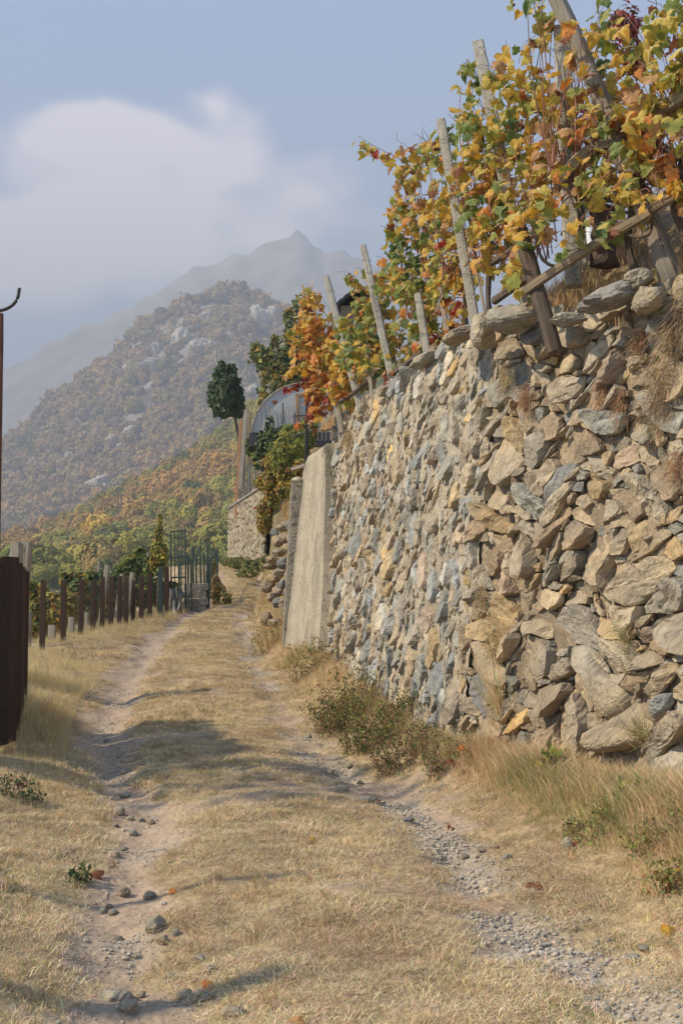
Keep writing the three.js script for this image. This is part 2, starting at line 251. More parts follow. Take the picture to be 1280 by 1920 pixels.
// how bare the ground is (0 straw, 1 earth), and how gravelly
function bare(x, d) { const s = x - roadX(d), [a, b] = rutMask(s, d), n = fbm(x * 1.3, d * 1.3, 9, 3), n2 = fbm(x * 5, d * 5, 3, 3); return clamp(sstep(0.36, 0.85, Math.max(a * 1.2, b * 0.85) + (n - 0.5) * 1.3 + (n2 - 0.5) * 0.7) + 0.75 * sstep(0.56, 0.70, n * 0.6 + n2 * 0.4)); }
function gravel(x, d) { const s = x - roadX(d), [a, b] = rutMask(s, d), n = fbm(x * 2.2, d * 2.2, 19, 3); return clamp(b * 1.2 * sstep(0.40, 0.56, n + 0.10 * sstep(7.5, 5, d) - 0.06 * sstep(9, 13, d)) + a * 0.45 * sstep(0.50, 0.64, n)); }
{
  const rows = []; for (let d = -8; d < 2.5; d += 0.9) rows.push(d); for (let k = 0; ; k++) { const d = 2.5 * Math.exp(k * 0.0085); if (d > 66) break; rows.push(d); }
  const cols = []; for (let s = -16; s < -5.5; s += 0.6) cols.push(s); for (let s = -5.5; s < 3.6; s += 0.05) cols.push(s); for (let s = 3.6; s < 7; s += 0.5) cols.push(s);
  const b = new Bag(); let prev = null;
  const earth = [0.46, 0.34, 0.235], straw = [0.53, 0.40, 0.22], grit = [0.44, 0.37, 0.28], green = [0.22, 0.21, 0.09], deep = [0.36, 0.26, 0.14];
  for (const d of rows) {
    const row = [];
    for (const s of cols) {
      const x = roadX(d) + s, z = -d, ba = bare(x, d), gr = gravel(x, d), n = fbm(x * 0.8, d * 0.8, 30, 3), n2 = fbm(x * 9, d * 9, 31, 2), c = [0, 0, 0];
      for (let k = 0; k < 3; k++) { c[k] = lerp(lerp(straw[k], deep[k], sstep(0.4, 0.7, n2)), green[k], 0.35 * sstep(0.58, 0.75, n)); c[k] = lerp(c[k], earth[k], ba); c[k] = lerp(c[k], grit[k], gr * 0.9); }
      row.push(b.v(x, groundH(x, z), z, c, x, z));
    }
    if (prev) for (let j = 0; j < cols.length - 1; j++) b.quad(prev[j], prev[j + 1], row[j + 1], row[j]);
    prev = row;
  }
  const m = new THREE.Mesh(b.geo(), M.dirt); m.name = 'ground'; m.userData.kind = 'structure'; scene.add(m);
}

// ================================================================ THE FAR LAND
// each slope is laid out by azimuth and distance; its crest line is read off the photograph at that distance
const azX = (px) => (px - 640) / FPX;
function slope(name, D0, D1, foot, crest, rough, colour, nAz, nD, shape = 0.85, back = 1) {
  const b = new Bag(), at = [], n = nD + 4; let prev = null;
  const height = (px, D) => { const t = clamp((D - D0) / (D1 - D0)), y = lerp(foot(px), crest(px), Math.pow(t, shape)); let h = EYE + (1100 - y) / FPX * D; if (D > D1) h -= (D - D1) * 0.6 * back; return h + rough * sstep(0, 0.1, t) * (fbm(px * D * 0.000012 + 5, D * 0.02, 3, 4) - 0.5 + 0.5 * (fbm(px * D * 0.00005, D * 0.08, 8, 3) - 0.5)); };
  for (let i = 0; i <= n; i++) {
    const D = i <= nD ? lerp(D0, D1, i / nD) : D1 * (1 + (i - nD) * 0.06), row = [];
    for (let j = 0; j <= nAz; j++) { const px = lerp(-900, 2100, j / nAz), y = height(px, D), x = azX(px) * D; row.push(b.v(x, y, -D, colour(x, y, D, px), x, D)); }
    if (prev) for (let j = 0; j < nAz; j++) b.quad(prev[j], prev[j + 1], row[j + 1], row[j]);
    prev = row;
  }
  const m = new THREE.Mesh(b.geo(), M.land); m.name = name; m.userData.kind = 'structure'; scene.add(m);
  return height;
}
const crestNear = curve([[-900, 1090], [-100, 1045], [0, 1022], [60, 1010], [150, 968], [240, 920], [330, 880], [400, 832], [440, 800], [520, 750], [700, 705], [1000, 700], [2100, 800]]);
const crestHill = curve([[-900, 1125], [-200, 985], [0, 845], [60, 792], [150, 710], [250, 627], [300, 586], [340, 561], [390, 545], [430, 540], [480, 552], [520, 574], [600, 632], [700, 700], [900, 800], [2100, 950]]);
const crestFar = curve([[-900, 980], [-300, 800], [0, 690], [120, 622], [250, 560], [380, 488], [470, 452], [500, 444], [530, 440], [550, 434], [575, 446], [605, 456], [640, 470], [700, 492], [800, 540], [1100, 680], [2100, 900]]);
{
  const c = (base, amp, f) => (x, y, D) => { const n = fbm(x * f, y * f * 2, D * f, 4); return base.map((v) => v * (1 - amp + 2 * amp * n)); };
  // valley floor between the road and the wooded slope
  const b = new Bag(); let prev = null;
  for (let i = 0; i <= 12; i++) { const D = 14 + 130 * i / 12, row = []; for (let j = 0; j <= 30; j++) { const px = lerp(-2600, 3400, j / 30); row.push(b.v(azX(px) * D, lerp(-8, -2.2, sstep(60, 140, D)), -D, [0.09, 0.085, 0.04])); } if (prev) for (let j = 0; j < 30; j++) b.quad(prev[j], prev[j + 1], row[j + 1], row[j]); prev = row; }
  const m = new THREE.Mesh(b.geo(), M.land); m.name = 'valley_ground'; m.userData.kind = 'structure'; scene.add(m);
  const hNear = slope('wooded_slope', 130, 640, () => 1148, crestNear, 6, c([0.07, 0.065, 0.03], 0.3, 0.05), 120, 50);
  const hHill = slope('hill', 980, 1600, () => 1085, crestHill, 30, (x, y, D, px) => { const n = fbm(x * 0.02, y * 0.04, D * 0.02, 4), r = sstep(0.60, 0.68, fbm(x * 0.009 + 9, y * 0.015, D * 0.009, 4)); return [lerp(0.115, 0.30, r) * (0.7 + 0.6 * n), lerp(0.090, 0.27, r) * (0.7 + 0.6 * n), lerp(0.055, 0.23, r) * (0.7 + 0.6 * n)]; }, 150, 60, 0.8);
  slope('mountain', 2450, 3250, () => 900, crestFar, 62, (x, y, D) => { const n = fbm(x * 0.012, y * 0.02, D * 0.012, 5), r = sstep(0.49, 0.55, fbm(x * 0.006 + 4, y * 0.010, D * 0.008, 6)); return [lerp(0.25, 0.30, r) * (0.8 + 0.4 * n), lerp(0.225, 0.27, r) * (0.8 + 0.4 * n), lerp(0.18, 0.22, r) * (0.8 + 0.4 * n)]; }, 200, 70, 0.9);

  // crowns of the woods: lumpy, ragged with leaf facets
  function woodCrown(seed, facets, fs) {
    const R = rng(seed), g = new THREE.IcosahedronGeometry(1, 2), p = g.attributes.position, b = new Bag();
    const rad = (v) => 0.72 + 0.55 * (noise3(v.x * 1.9 + seed, v.y * 1.9, v.z * 1.9) - 0.35) + 0.22 * (noise3(v.x * 4.5, v.y * 4.5 + seed, v.z * 4.5) - 0.5);
    for (let k = 0; k < p.count; k++) { const v = V(p.getX(k), p.getY(k), p.getZ(k)), r = rad(v) * 0.92; b.v(v.x * r, v.y * r * 0.95 + 0.75, v.z * r, grey(0.75 + 0.3 * noise3(v.x * 6, v.y * 6, v.z * 6))); }
    for (let k = 0; k < p.count; k += 3) b.tri(k, k + 1, k + 2);
    for (let k = 0; k < facets; k++) {
      const v = V(R() * 2 - 1, R() * 1.7 - 0.7, R() * 2 - 1).normalize(), r = rad(v) * (0.9 + 0.2 * R()), c = grey(0.7 + 0.6 * R()), a = V(R() - 0.5, R() - 0.5, R() - 0.5).normalize(), e = a.clone().cross(v).normalize(), o = v.clone().multiplyScalar(r); o.y = o.y * 0.95 + 0.75; a.copy(e).cross(v).addScaledVector(v, R() - 0.4);
      const s = fs * (0.6 + 0.8 * R()), i = b.v(o.x - e.x * s, o.y - e.y * s, o.z - e.z * s, c); b.v(o.x + e.x * s, o.y + e.y * s, o.z + e.z * s, c); b.v(o.x + a.x * s * 1.6, o.y + a.y * s * 1.6, o.z + a.z * s * 1.6, c); b.tri(i, i + 1, i + 2);
    }
    const go = b.geo(); return go;
  }
  const R = rng(77);
  function forest(name, label, hAt, D0, D1, count, size, tint, variants, stretch) {
    const spots = variants.map(() => []);
    for (let k = 0; k < count; k++) {
      const D = Math.sqrt(lerp(D0 * D0, D1 * D1, R())), px = lerp(-420, name === 'hill_forest' ? 1150 : 900, R()), x = azX(px) * D, y = hAt(px, D), c = tint(x, y, D, px, R);
      if (!c) continue;
      const s = size * (0.5 + 0.95 * R() * R() + 0.25 * R()) * (0.8 + 0.45 * noise3(x * 0.02, y * 0.02, D * 0.02));
      spots[k % variants.length].push([x, y - s * 0.2, -D, s, s * stretch * (0.8 + 0.5 * R()), R() * 6.28, c]);
    }
    variants.forEach((g, v) => {
      const m = new THREE.InstancedMesh(g, M.crown, spots[v].length), o = new THREE.Object3D(), col = new THREE.Color();
      spots[v].forEach((s, k) => { o.position.set(s[0], s[1], s[2]); o.scale.set(s[3], s[4], s[3]); o.rotation.set(0, s[5], 0); o.updateMatrix(); m.setMatrixAt(k, o.matrix); m.setColorAt(k, col.setRGB(...s[6])); });
      m.name = numbered(name); tag(m, label, 'forest', null, 'stuff'); scene.add(m);
    });
  }
  const mixc = (a, b, t) => a.map((v, k) => lerp(v, b[k], t));
  const GR = [0.165, 0.185, 0.052], DG = [0.090, 0.115, 0.046], OL = [0.26, 0.225, 0.055], OR = [0.38, 0.235, 0.075], YE = [0.50, 0.35, 0.07], BR = [0.25, 0.175, 0.08], RU = [0.35, 0.215, 0.095], GY = [0.23, 0.19, 0.125];
  const big = [woodCrown(1, 900, 0.085), woodCrown(2, 900, 0.085), woodCrown(3, 900, 0.085)], small = [woodCrown(4, 110, 0.2), woodCrown(5, 110, 0.2)];
  forest('wooded_slope_forest', 'green and orange autumn wood on the nearer slope', hNear, 200, 640, 11000, 3.5, (x, y, D, px, R) => {
    const n = fbm(x * 0.016, D * 0.010, 3, 3), q = R(), yy = 1100 - (y - EYE) / D * FPX, band = Math.exp(-(((yy - lerp(1015, 905, sstep(60, 430, px))) / 42) ** 2));
    let c = q < 0.40 ? [0.21, 0.205, 0.055] : q < 0.72 ? OL : q < 0.80 ? GR : q < 0.88 ? DG : BR;
    if (R() < band * 0.95 * sstep(0.25, 0.5, n + 0.15)) c = R() < 0.55 ? RU : R() < 0.6 ? OR : BR; else if (R() < 0.03) c = YE;
    if (Math.hypot((px - 185) / 30, (yy - 1020) / 16) < 1) c = YE;
    const w = 0.95 + 0.6 * R(); return mixc(c, OL, 0.3 * R()).map((v, k) => v * w * [1.14, 1.06, 0.78][k]);
  }, big, 1.1);
  const rocky = (x, y, D) => sstep(0.60, 0.68, fbm(x * 0.009 + 9, y * 0.015, D * 0.009, 4));
  const hillTint = 1.0;
  forest('hill_forest', 'hazy brown and green wood covering the big hill', hHill, 990, 1640, 18000, 7.6, (x, y, D, px, R) => {
    if (R() < rocky(x, y, D) * 0.8 || fbm(x * 0.03, y * 0.05, D * 0.03, 2) > 0.70) return null;
    const n = fbm(x * 0.010, y * 0.012, D * 0.010, 3), q = R() * 0.42 + (n - 0.2) * 0.98 - 0.05;
    const c = q < 0.20 ? DG : q < 0.38 ? GY : q < 0.43 ? GR : q < 0.60 ? BR : q < 0.72 ? OL : q < 0.95 ? OR : RU;
    const w = 0.82 + 0.60 * R(); return c.map((v, k) => (v * 0.75 + 0.25 * BR[k] * 1.2) * w * [1.16, 1.0, 0.80][k]);
  }, small, 1.0);

  // pale rock outcrops on the hill
  const rock = (seed, sx, sy) => { const g = new THREE.IcosahedronGeometry(1, 4), p = g.attributes.position, c = []; for (let k = 0; k < p.count; k++) { const v = V(p.getX(k), p.getY(k), p.getZ(k)); const r = 0.6 + 0.5 * noise3(v.x * 1.6 + seed, v.y * 1.2, v.z * 1.6) + 0.35 * (fbm(v.x * 3.5 + seed * 3, v.y * 1.8, v.z * 3.5, 3) - 0.4) - 0.3 * sstep(0.55, 0.7, noise3(v.x * 5 + seed, v.y * 1.2, v.z * 5)); p.setXYZ(k, v.x * r * sx, v.y * r * sy, v.z * r * sx * 0.8); const t = 0.75 + 0.5 * fbm(v.x * 5, v.y * 9, v.z * 5 + seed, 3); c.push(0.50 * t, 0.44 * t, 0.355 * t); } g.setAttribute('color', new THREE.Float32BufferAttribute(c, 3)); g.computeVertexNormals(); return g; };
  const oc = [[315, 630, 14, 18], [287, 655, 12, 14], [243, 690, 13, 10], [375, 655, 22, 16], [350, 690, 16, 12], [290, 690, 30, 14], [275, 700, 14, 10], [188, 818, 14, 16], [175, 830, 10, 14], [245, 815, 14, 12], [205, 835, 11, 16], [130, 880, 24, 22], [118, 895, 14, 10], [62, 880, 10, 16], [190, 920, 26, 18], [30, 905, 14, 14], [480, 600, 22, 26], [505, 590, 14, 18], [340, 640, 20, 24], [160, 715, 14, 10], [385, 600, 14, 14], [230, 845, 12, 10], [20, 985, 12, 26], [60, 960, 12, 14], [420, 640, 16, 18], [470, 735, 16, 12]];
  oc.forEach(([px, py, w, h], k) => {
    let D = 990; for (; D < 1600; D += 4) if (1100 - (hHill(px, D) - EYE) / D * FPX < py) break;
    const m = solo('rock_outcrop', rock(k * 3.7, w / FPX * D * 1.25, h / FPX * D * 1.2), M.crown, 'pale grey rock outcrop among the trees of the big hill', 'rock', V(azX(px) * D, hHill(px, D) + 2, -D), 'rock outcrops on the big hill'); m.rotation.set((H3(k, 1, 1) - 0.5) * 0.5, 0, (H3(k, 2, 1) - 0.5) * 0.5);
  });
  // power pylon on the wooded slope, with its wires
  {
    const D = 420, base = V(azX(223) * D, EYE + (1100 - 972) / FPX * D, -D), H = 11.5, t = thing('power_pylon', 'slim lattice power pylon rising from the wooded slope', 'pylon', base), b = new Bag(), arm = new Bag();
    const leg = (sx, sz) => [V(sx * 0.95, -3, sz * 0.95), V(sx * 0.5, H * 0.7, sz * 0.5), V(sx * 0.25, H, sz * 0.25)];
    for (const sx of [-1, 1]) for (const sz of [-1, 1]) b.tube(leg(sx, sz), 0.07, 4);
    for (let k = 0; k < 9; k++) { const y0 = k * H / 9, y1 = (k + 1) * H / 9, w = (y) => lerp(0.88, 0.28, y / H); for (const s of [-1, 1]) { b.tube([V(-w(y0), y0, s * w(y0)), V(w(y1), y1, s * w(y1))], 0.05, 3); b.tube([V(w(y0), y0, s * w(y0)), V(-w(y1), y1, s * w(y1))], 0.05, 3); b.tube([V(s * w(y0), y0, -w(y0)), V(s * w(y1), y1, w(y1))], 0.05, 3); } }
    part('lattice_tower', b.geo(), M.wire, t);
    for (const y of [H * 0.98, H * 0.72]) { const a = new Bag(); a.tube([V(-1.9, y, 0), V(1.9, y, 0)], 0.09, 4); part('cross_arm', a.geo(), M.wire, t); }
    for (const [y, e] of [[H * 0.72, 380], [H * 0.98, 380]]) { const a = V(base.x, base.y + y, base.z), q = P(445, y < 9 ? 930 : 925, e), w = new Bag(), pts = []; for (let k = 0; k <= 10; k++) { const p = a.clone().lerp(q, k / 10); p.y -= 2.2 * Math.sin(k / 10 * Math.PI); pts.push(p); } w.tube(pts, 0.035, 4); solo('power_line', w.geo(), M.wire, y < 9 ? 'lower thin cable slung from the pylon to the right' : 'upper thin cable slung from the pylon to the right', 'cable'); }
  }
}

// ================================================================ THE STONE WALLS ALONG THE ROAD
// the foot line of the wall as arc length u from the near end, with the outward normal; walls lean back by BATTER
const BATTER = 0.11;
const foot = []; { let u = 0, px = null; for (let d = 4.6; d <= 19.2; d += 0.02) { const x = wallX(d); if (px !== null) u += Math.hypot(x - px, 0.02); px = x; foot.push([u, x, d]); } }
function footAt(u) { let lo = 0, hi = foot.length - 1; while (hi - lo > 1) { const m = (lo + hi) >> 1; foot[m][0] < u ? lo = m : hi = m; } const a = foot[lo], b = foot[hi], t = (u - a[0]) / (b[0] - a[0]); const nx = -(b[2] - a[2]), nd = (b[1] - a[1]), L = Math.hypot(nx, nd); return { x: lerp(a[1], b[1], t), d: lerp(a[2], b[2], t), nx: nx / L, nz: -nd / L }; }
const uOf = (d) => { for (const f of foot) if (f[2] >= d) return f[0]; return foot[foot.length - 1][0]; };
const topAbs = curve([[4, 3.62], [6.5, 3.68], [7.5, 3.64], [8.2, 3.58], [8.8, 3.66], [9.4, 3.86], [9.9, 3.94], [12.5, 3.98], [16.9, 4.16], [19, 4.2]]);
function wallPt(u, v, off) { const f = footAt(u), k = off - BATTER * v; return V(f.x + f.nx * k, wallBase(f.d) - 0.12 + v, -f.d + f.nz * k); }
const wallTop = (u) => { const f = footAt(u); return topAbs(f.d) - wallBase(f.d) + 0.12; };
const U = { near: uOf(5.1), seam: uOf(9.75), far: uOf(16.75), panel: uOf(18.72) };
const wallAtPixel = (() => { const grid = []; for (let u = U.near; u < U.far; u += 0.05) for (let v = 0; v < 3.9; v += 0.06) { const p = toPx(wallPt(u, v, 0.03)); grid.push([p[0], p[1], u, v]); } return (px, py) => { let best = null, bd = 1e9; for (const g of grid) { const q = (g[0] - px) ** 2 + (g[1] - py) ** 2; if (q < bd) { bd = q; best = g; } } return [best[2], best[3]]; }; })();

// the beds of stone wander: a gentle warp of the layout, and its use on cell corners
const bend = (u, v, k) => [u + k * (0.10 * Math.sin(v * 5.1 + u * 1.7) + 0.05 * Math.sin(v * 11 + u * 4)), v + k * (0.10 * Math.sin(u * 4.3 + v * 0.9) + 0.055 * Math.sin(u * 9.7 + v * 3.1 + 1))];
// irregular stones that fill a strip of wall: sizes are thrown first, then each takes the room around it
function layStones(u0, u1, sizes, aspect, seed, forced = [], tight = 0.86, warp = 0) {
  const R = rng(seed), sites = [], cell = 0.3, grid = new Map(), key = (a, b) => a * 4096 + b;
  const near = (x, y, r) => { const o = [], n = Math.ceil(r / cell), ix = Math.floor(x / cell), iy = Math.floor(y / cell); for (let a = -n; a <= n; a++) for (let b = -n; b <= n; b++) { const l = grid.get(key(ix + a + 500, iy + b + 500)); if (l) o.push(...l); } return o; };
  const add = (s) => { sites.push(s); const k = key(Math.floor(s.x / cell) + 500, Math.floor(s.y / cell) + 500); grid.has(k) ? grid.get(k).push(s) : grid.set(k, [s]); };
  for (const f of forced) add({ x: f.u * aspect, y: f.v, r: f.r, ...f });
  for (const [r0, tries] of sizes) for (let k = 0; k < tries; k++) {
    const u = lerp(u0, u1, R()), v = R() * wallTop(u), r = r0 * (0.82 + 0.36 * R()), x = u * aspect, y = v;
    if (near(x, y, 0.7).every((s) => Math.hypot(s.x - x, s.y - y) > tight * (s.r + r))) add({ x, y, r, u, v });
  }
  const out = [];
  for (const s of sites) {
    let poly = [[-0.6, -0.6], [0.6, -0.6], [0.6, 0.6], [-0.6, 0.6]].map(([a, b]) => [s.x + a, s.y + b]);
    const cut = (nx, ny, c) => { const o = []; for (let k = 0; k < poly.length; k++) { const p = poly[k], q = poly[(k + 1) % poly.length], a = p[0] * nx + p[1] * ny - c, b = q[0] * nx + q[1] * ny - c; if (a <= 0) o.push(p); if ((a < 0) !== (b < 0) && a !== b) { const t = a / (a - b); o.push([p[0] + (q[0] - p[0]) * t, p[1] + (q[1] - p[1]) * t]); } } poly = o; };
    for (const q of near(s.x, s.y, 0.95)) if (q !== s) { const dx = q.x - s.x, dy = q.y - s.y; cut(2 * dx, 2 * dy, q.x * q.x + q.y * q.y - s.x * s.x - s.y * s.y - q.r * q.r + s.r * s.r); if (poly.length < 3) break; }
    if (poly.length < 3) continue;
    cut(0, 1, wallTop(s.u) + 0.02 + 0.06 * H3(Math.floor(s.u * 40), 5, seed)); cut(0, -1, 0.05); cut(-1, 0, -u0 * aspect); cut(1, 0, u1 * aspect);
    if (poly.length < 3) continue;
    // split long edges so that the bend shows, then bend
    const fine = []; for (let k = 0; k < poly.length; k++) { const p = poly[k], q = poly[(k + 1) % poly.length], m = Math.max(1, Math.round(Math.hypot(q[0] - p[0], q[1] - p[1]) / 0.05)); for (let j = 0; j < m; j++) fine.push([lerp(p[0], q[0], j / m), lerp(p[1], q[1], j / m)]); }
    out.push({ poly: fine.map(([x, y]) => { const e = sstep(u0, u0 + 0.25, x / aspect) * sstep(u1, u1 - 0.25, x / aspect), t = sstep(-0.05, 0.2, y) * sstep(wallTop(s.u) + 0.05, wallTop(s.u) - 0.25, y); return bend(x / aspect, y, warp * e * t); }), s });
  }
  return out;
}
// one stone: the rounded outline of its cell, bulging out of the wall, chipped into faces, with a rough skin
function stoneGeo(poly, { gap, bulge, back, facets, rough, colour, round, layers, flat, tilt }, seed) {
  const R = rng(seed); let cx = 0, cy = 0, A = 0;
  for (let k = 0; k < poly.length; k++) { const p = poly[k], q = poly[(k + 1) % poly.length], w = p[0] * q[1] - q[0] * p[1]; A += w; cx += (p[0] + q[0]) * w; cy += (p[1] + q[1]) * w; }
  A /= 2; if (Math.abs(A) < 0.0006) return null; cx /= 6 * A; cy /= 6 * A;
  const N = 26, rad = [];
  for (let k = 0; k < N; k++) { const th = k / N * 2 * Math.PI, dx = Math.cos(th), dy = Math.sin(th); let r = 9; for (let j = 0; j < poly.length; j++) { const p = poly[j], q = poly[(j + 1) % poly.length], ex = q[0] - p[0], ey = q[1] - p[1], den = dx * ey - dy * ex; if (Math.abs(den) < 1e-9) continue; const t = ((p[0] - cx) * ey - (p[1] - cy) * ex) / den; const w = (dx * (p[1] - cy) - dy * (p[0] - cx)) / -den; if (t > 0 && t < r && w > -1e-4 && w < 1.0001) r = t; } rad.push(r > 8 ? 0.02 : r); }
  for (let pass = 0; pass < round; pass++) { const c = rad.slice(); for (let k = 0; k < N; k++) rad[k] = Math.min(c[k], 0.25 * c[(k + N - 1) % N] + 0.5 * c[k] + 0.25 * c[(k + 1) % N]); }
  const size = Math.sqrt(Math.abs(A)), D = bulge * (0.7 + 0.6 * R()) * clamp(size / 0.2, 0.55, 1.25);
  const planes = []; for (let k = 0; k < facets; k++) { const a = R() * 6.28, m = (0.25 + 0.75 * R()) * D / size; planes.push([Math.cos(a) * m, Math.sin(a) * m, D * (0.62 + 0.5 * R())]); }
  const rings = flat ? [[1.0, -0.1], [1.0, 0.55], [0.965, 0.82], [0.89, 0.95], [0.70, 1.0], [0.46, 1.0], [0.22, 1.0]] : [[1.0, 0], [1.0, 0.34], [0.95, 0.62], [0.86, 0.82], [0.70, 0.94], [0.50, 1.0], [0.27, 1.02]];
  const tx = (R() - 0.5) * 2 * (tilt ?? 0), ty = (R() - 0.6) * 2 * (tilt ?? 0);
  const b = new Bag(), rot = R() * 2.4 - 1.2, us = R() * 9, vs = R() * 9; let prev = null; const tl = (R() - 0.5) * 0.9;
  const put = (x, y, h) => {
    const n = fbm(x * 14 + seed, y * 14, h * 14, 3) - 0.5, st = layers ? (noise3((x * tl + y) * 42 + seed, seed, 1) - 0.5) : 0;
    let z = h; if (h > 0.001) { for (const p of planes) z = Math.min(z, Math.max(p[2] - p[0] * (x - cx) - p[1] * (y - cy), D * 0.5)); z += n * rough * D * 1.6 + st * layers * D + clamp(tx * (x - cx) + ty * (y - cy), -0.5 * D, 0.6 * D); }
    const w = wallPt(clamp(x, 0.01, foot[foot.length - 1][0] - 0.01), y, z + back), k = 0.80 + 0.34 * fbm(x * 7 + seed, y * 7, 3, 3) + 0.22 * st * (layers ? 1 : 0), c2 = fbm(x * 3.2 + seed * 1.7, y * 3.2, 9, 3);
    const cr = Math.cos(rot), sr = Math.sin(rot);
    return b.v(w.x, w.y, w.z, [colour[0] * k * (0.94 + 0.14 * c2), colour[1] * k, colour[2] * k * (1.08 - 0.18 * c2)], us + (x * cr - y * sr) + z * 0.6, vs + (x * sr + y * cr) + z * 0.6);
  };
  for (const [t, hz] of rings) {
    const row = [];
    for (let k = 0; k < N; k++) { const th = k / N * 2 * Math.PI, r = Math.max(0.012, rad[k] * (1 + 0.26 * (noise3(Math.cos(th) * 1.6 + seed * 0.37, Math.sin(th) * 1.6, seed) - 0.5) - 0.08 * (H3(k, seed, 3) - 0.4)) - gap * (0.6 + 0.8 * H3(k >> 1, seed, 4))) * t; row.push(put(cx + Math.cos(th) * r, cy + Math.sin(th) * r, hz * D)); }
    if (prev) for (let k = 0; k < N; k++) b.quad(prev[k], prev[(k + 1) % N], row[(k + 1) % N], row[k]);
    prev = row;
  }
  const m = put(cx, cy, D * 1.02); for (let k = 0; k < N; k++) b.tri(prev[k], prev[(k + 1) % N], m);
  const o = wallPt(clamp(cx, 0.01, 99), cy, 0), pr = toPx(o), f = footAt(cx);
  const cg = toCreasedNormals(b.geo(o), flat ? 0.5 : 1.2);
  return { geo: cg, at: o, px: Math.abs(A) * (FPX / f.d) ** 2 * (pr[0] > -50 && pr[0] < 1330 && pr[1] < 1960 ? 1 : 0.01) };
}
function buildWall(t, cells, optsFor, u0, u1, fill, fillBack, fillAmp, fillColour, seed) {
  const list = []; cells.forEach(({ poly, s }, k) => { const g = stoneGeo(poly, optsFor(s, k), seed + k * 7); if (g) list.push(g); });
  list.sort((a, b) => b.px - a.px);
  list.slice(0, 300).forEach((g) => part('stone', g.geo, M.stone, t, g.at));
  if (list.length > 300) tag(part('small_stones', mergeGeometries(list.slice(300).map((g) => g.geo.translate(g.at.x, g.at.y, g.at.z))), M.stone, t), null, null, null, 'stuff');
  const b = new Bag(), nu = Math.round((u1 - u0) / 0.045); let prev = null;       // what lies between the stones, and the body of the wall behind
  for (let i = 0; i <= nu; i++) {
    const u = lerp(u0, u1, i / nu), H = wallTop(u), row = [], nv = 84;
    for (let j = 0; j <= nv; j++) { const v = lerp(-0.1, H, j / nv), n = fbm(u * 9, v * 9, seed, 4), c = fillColour(u, v, n), p = wallPt(u, v, fillBack + fillAmp * (n - 0.5) * 2 + fillAmp * 0.7 * (noise3(u * 40, v * 40, seed) - 0.5)); row.push(b.v(p.x, p.y, p.z, c, u, v)); }
    const q = wallPt(u, H - 0.02, -0.55); row.push(b.v(q.x, q.y, q.z, fillColour(u, H, 0.5), u, H + 0.5));
    const q2 = wallPt(u, -0.1, -0.55); row.push(b.v(q2.x, q2.y, q2.z, fillColour(u, H, 0.5), u, H + 4));
    if (prev) for (let j = 0; j < row.length - 1; j++) b.quad(prev[j], row[j], row[j + 1], prev[j + 1]);
    prev = row;
  }
  part(fill, b.geo(), M.mortar, t);
  return list;
}
const TAN = [0.56, 0.455, 0.315], OCH = [0.57, 0.43, 0.25], GBR = [0.47, 0.395, 0.295], GRY = [0.45, 0.405, 0.33], BLU = [0.38, 0.375, 0.335], PAL = [0.62, 0.54, 0.41], ORA = [0.72, 0.48, 0.21], PNK = [0.56, 0.435, 0.33], DKB = [0.285, 0.28, 0.26], BRN = [0.42, 0.325, 0.225];
for (const c of [TAN, OCH, GBR, GRY, BLU, PAL, PNK, BRN]) [0.90, 0.87, 0.82].forEach((f, k) => { c[k] *= f; });
const pick = (list, q) => { let t = 0; for (const [, w] of list) t += w; q *= t; for (const [c, w] of list) { if ((q -= w) <= 0) return c; } return list[0][0]; };
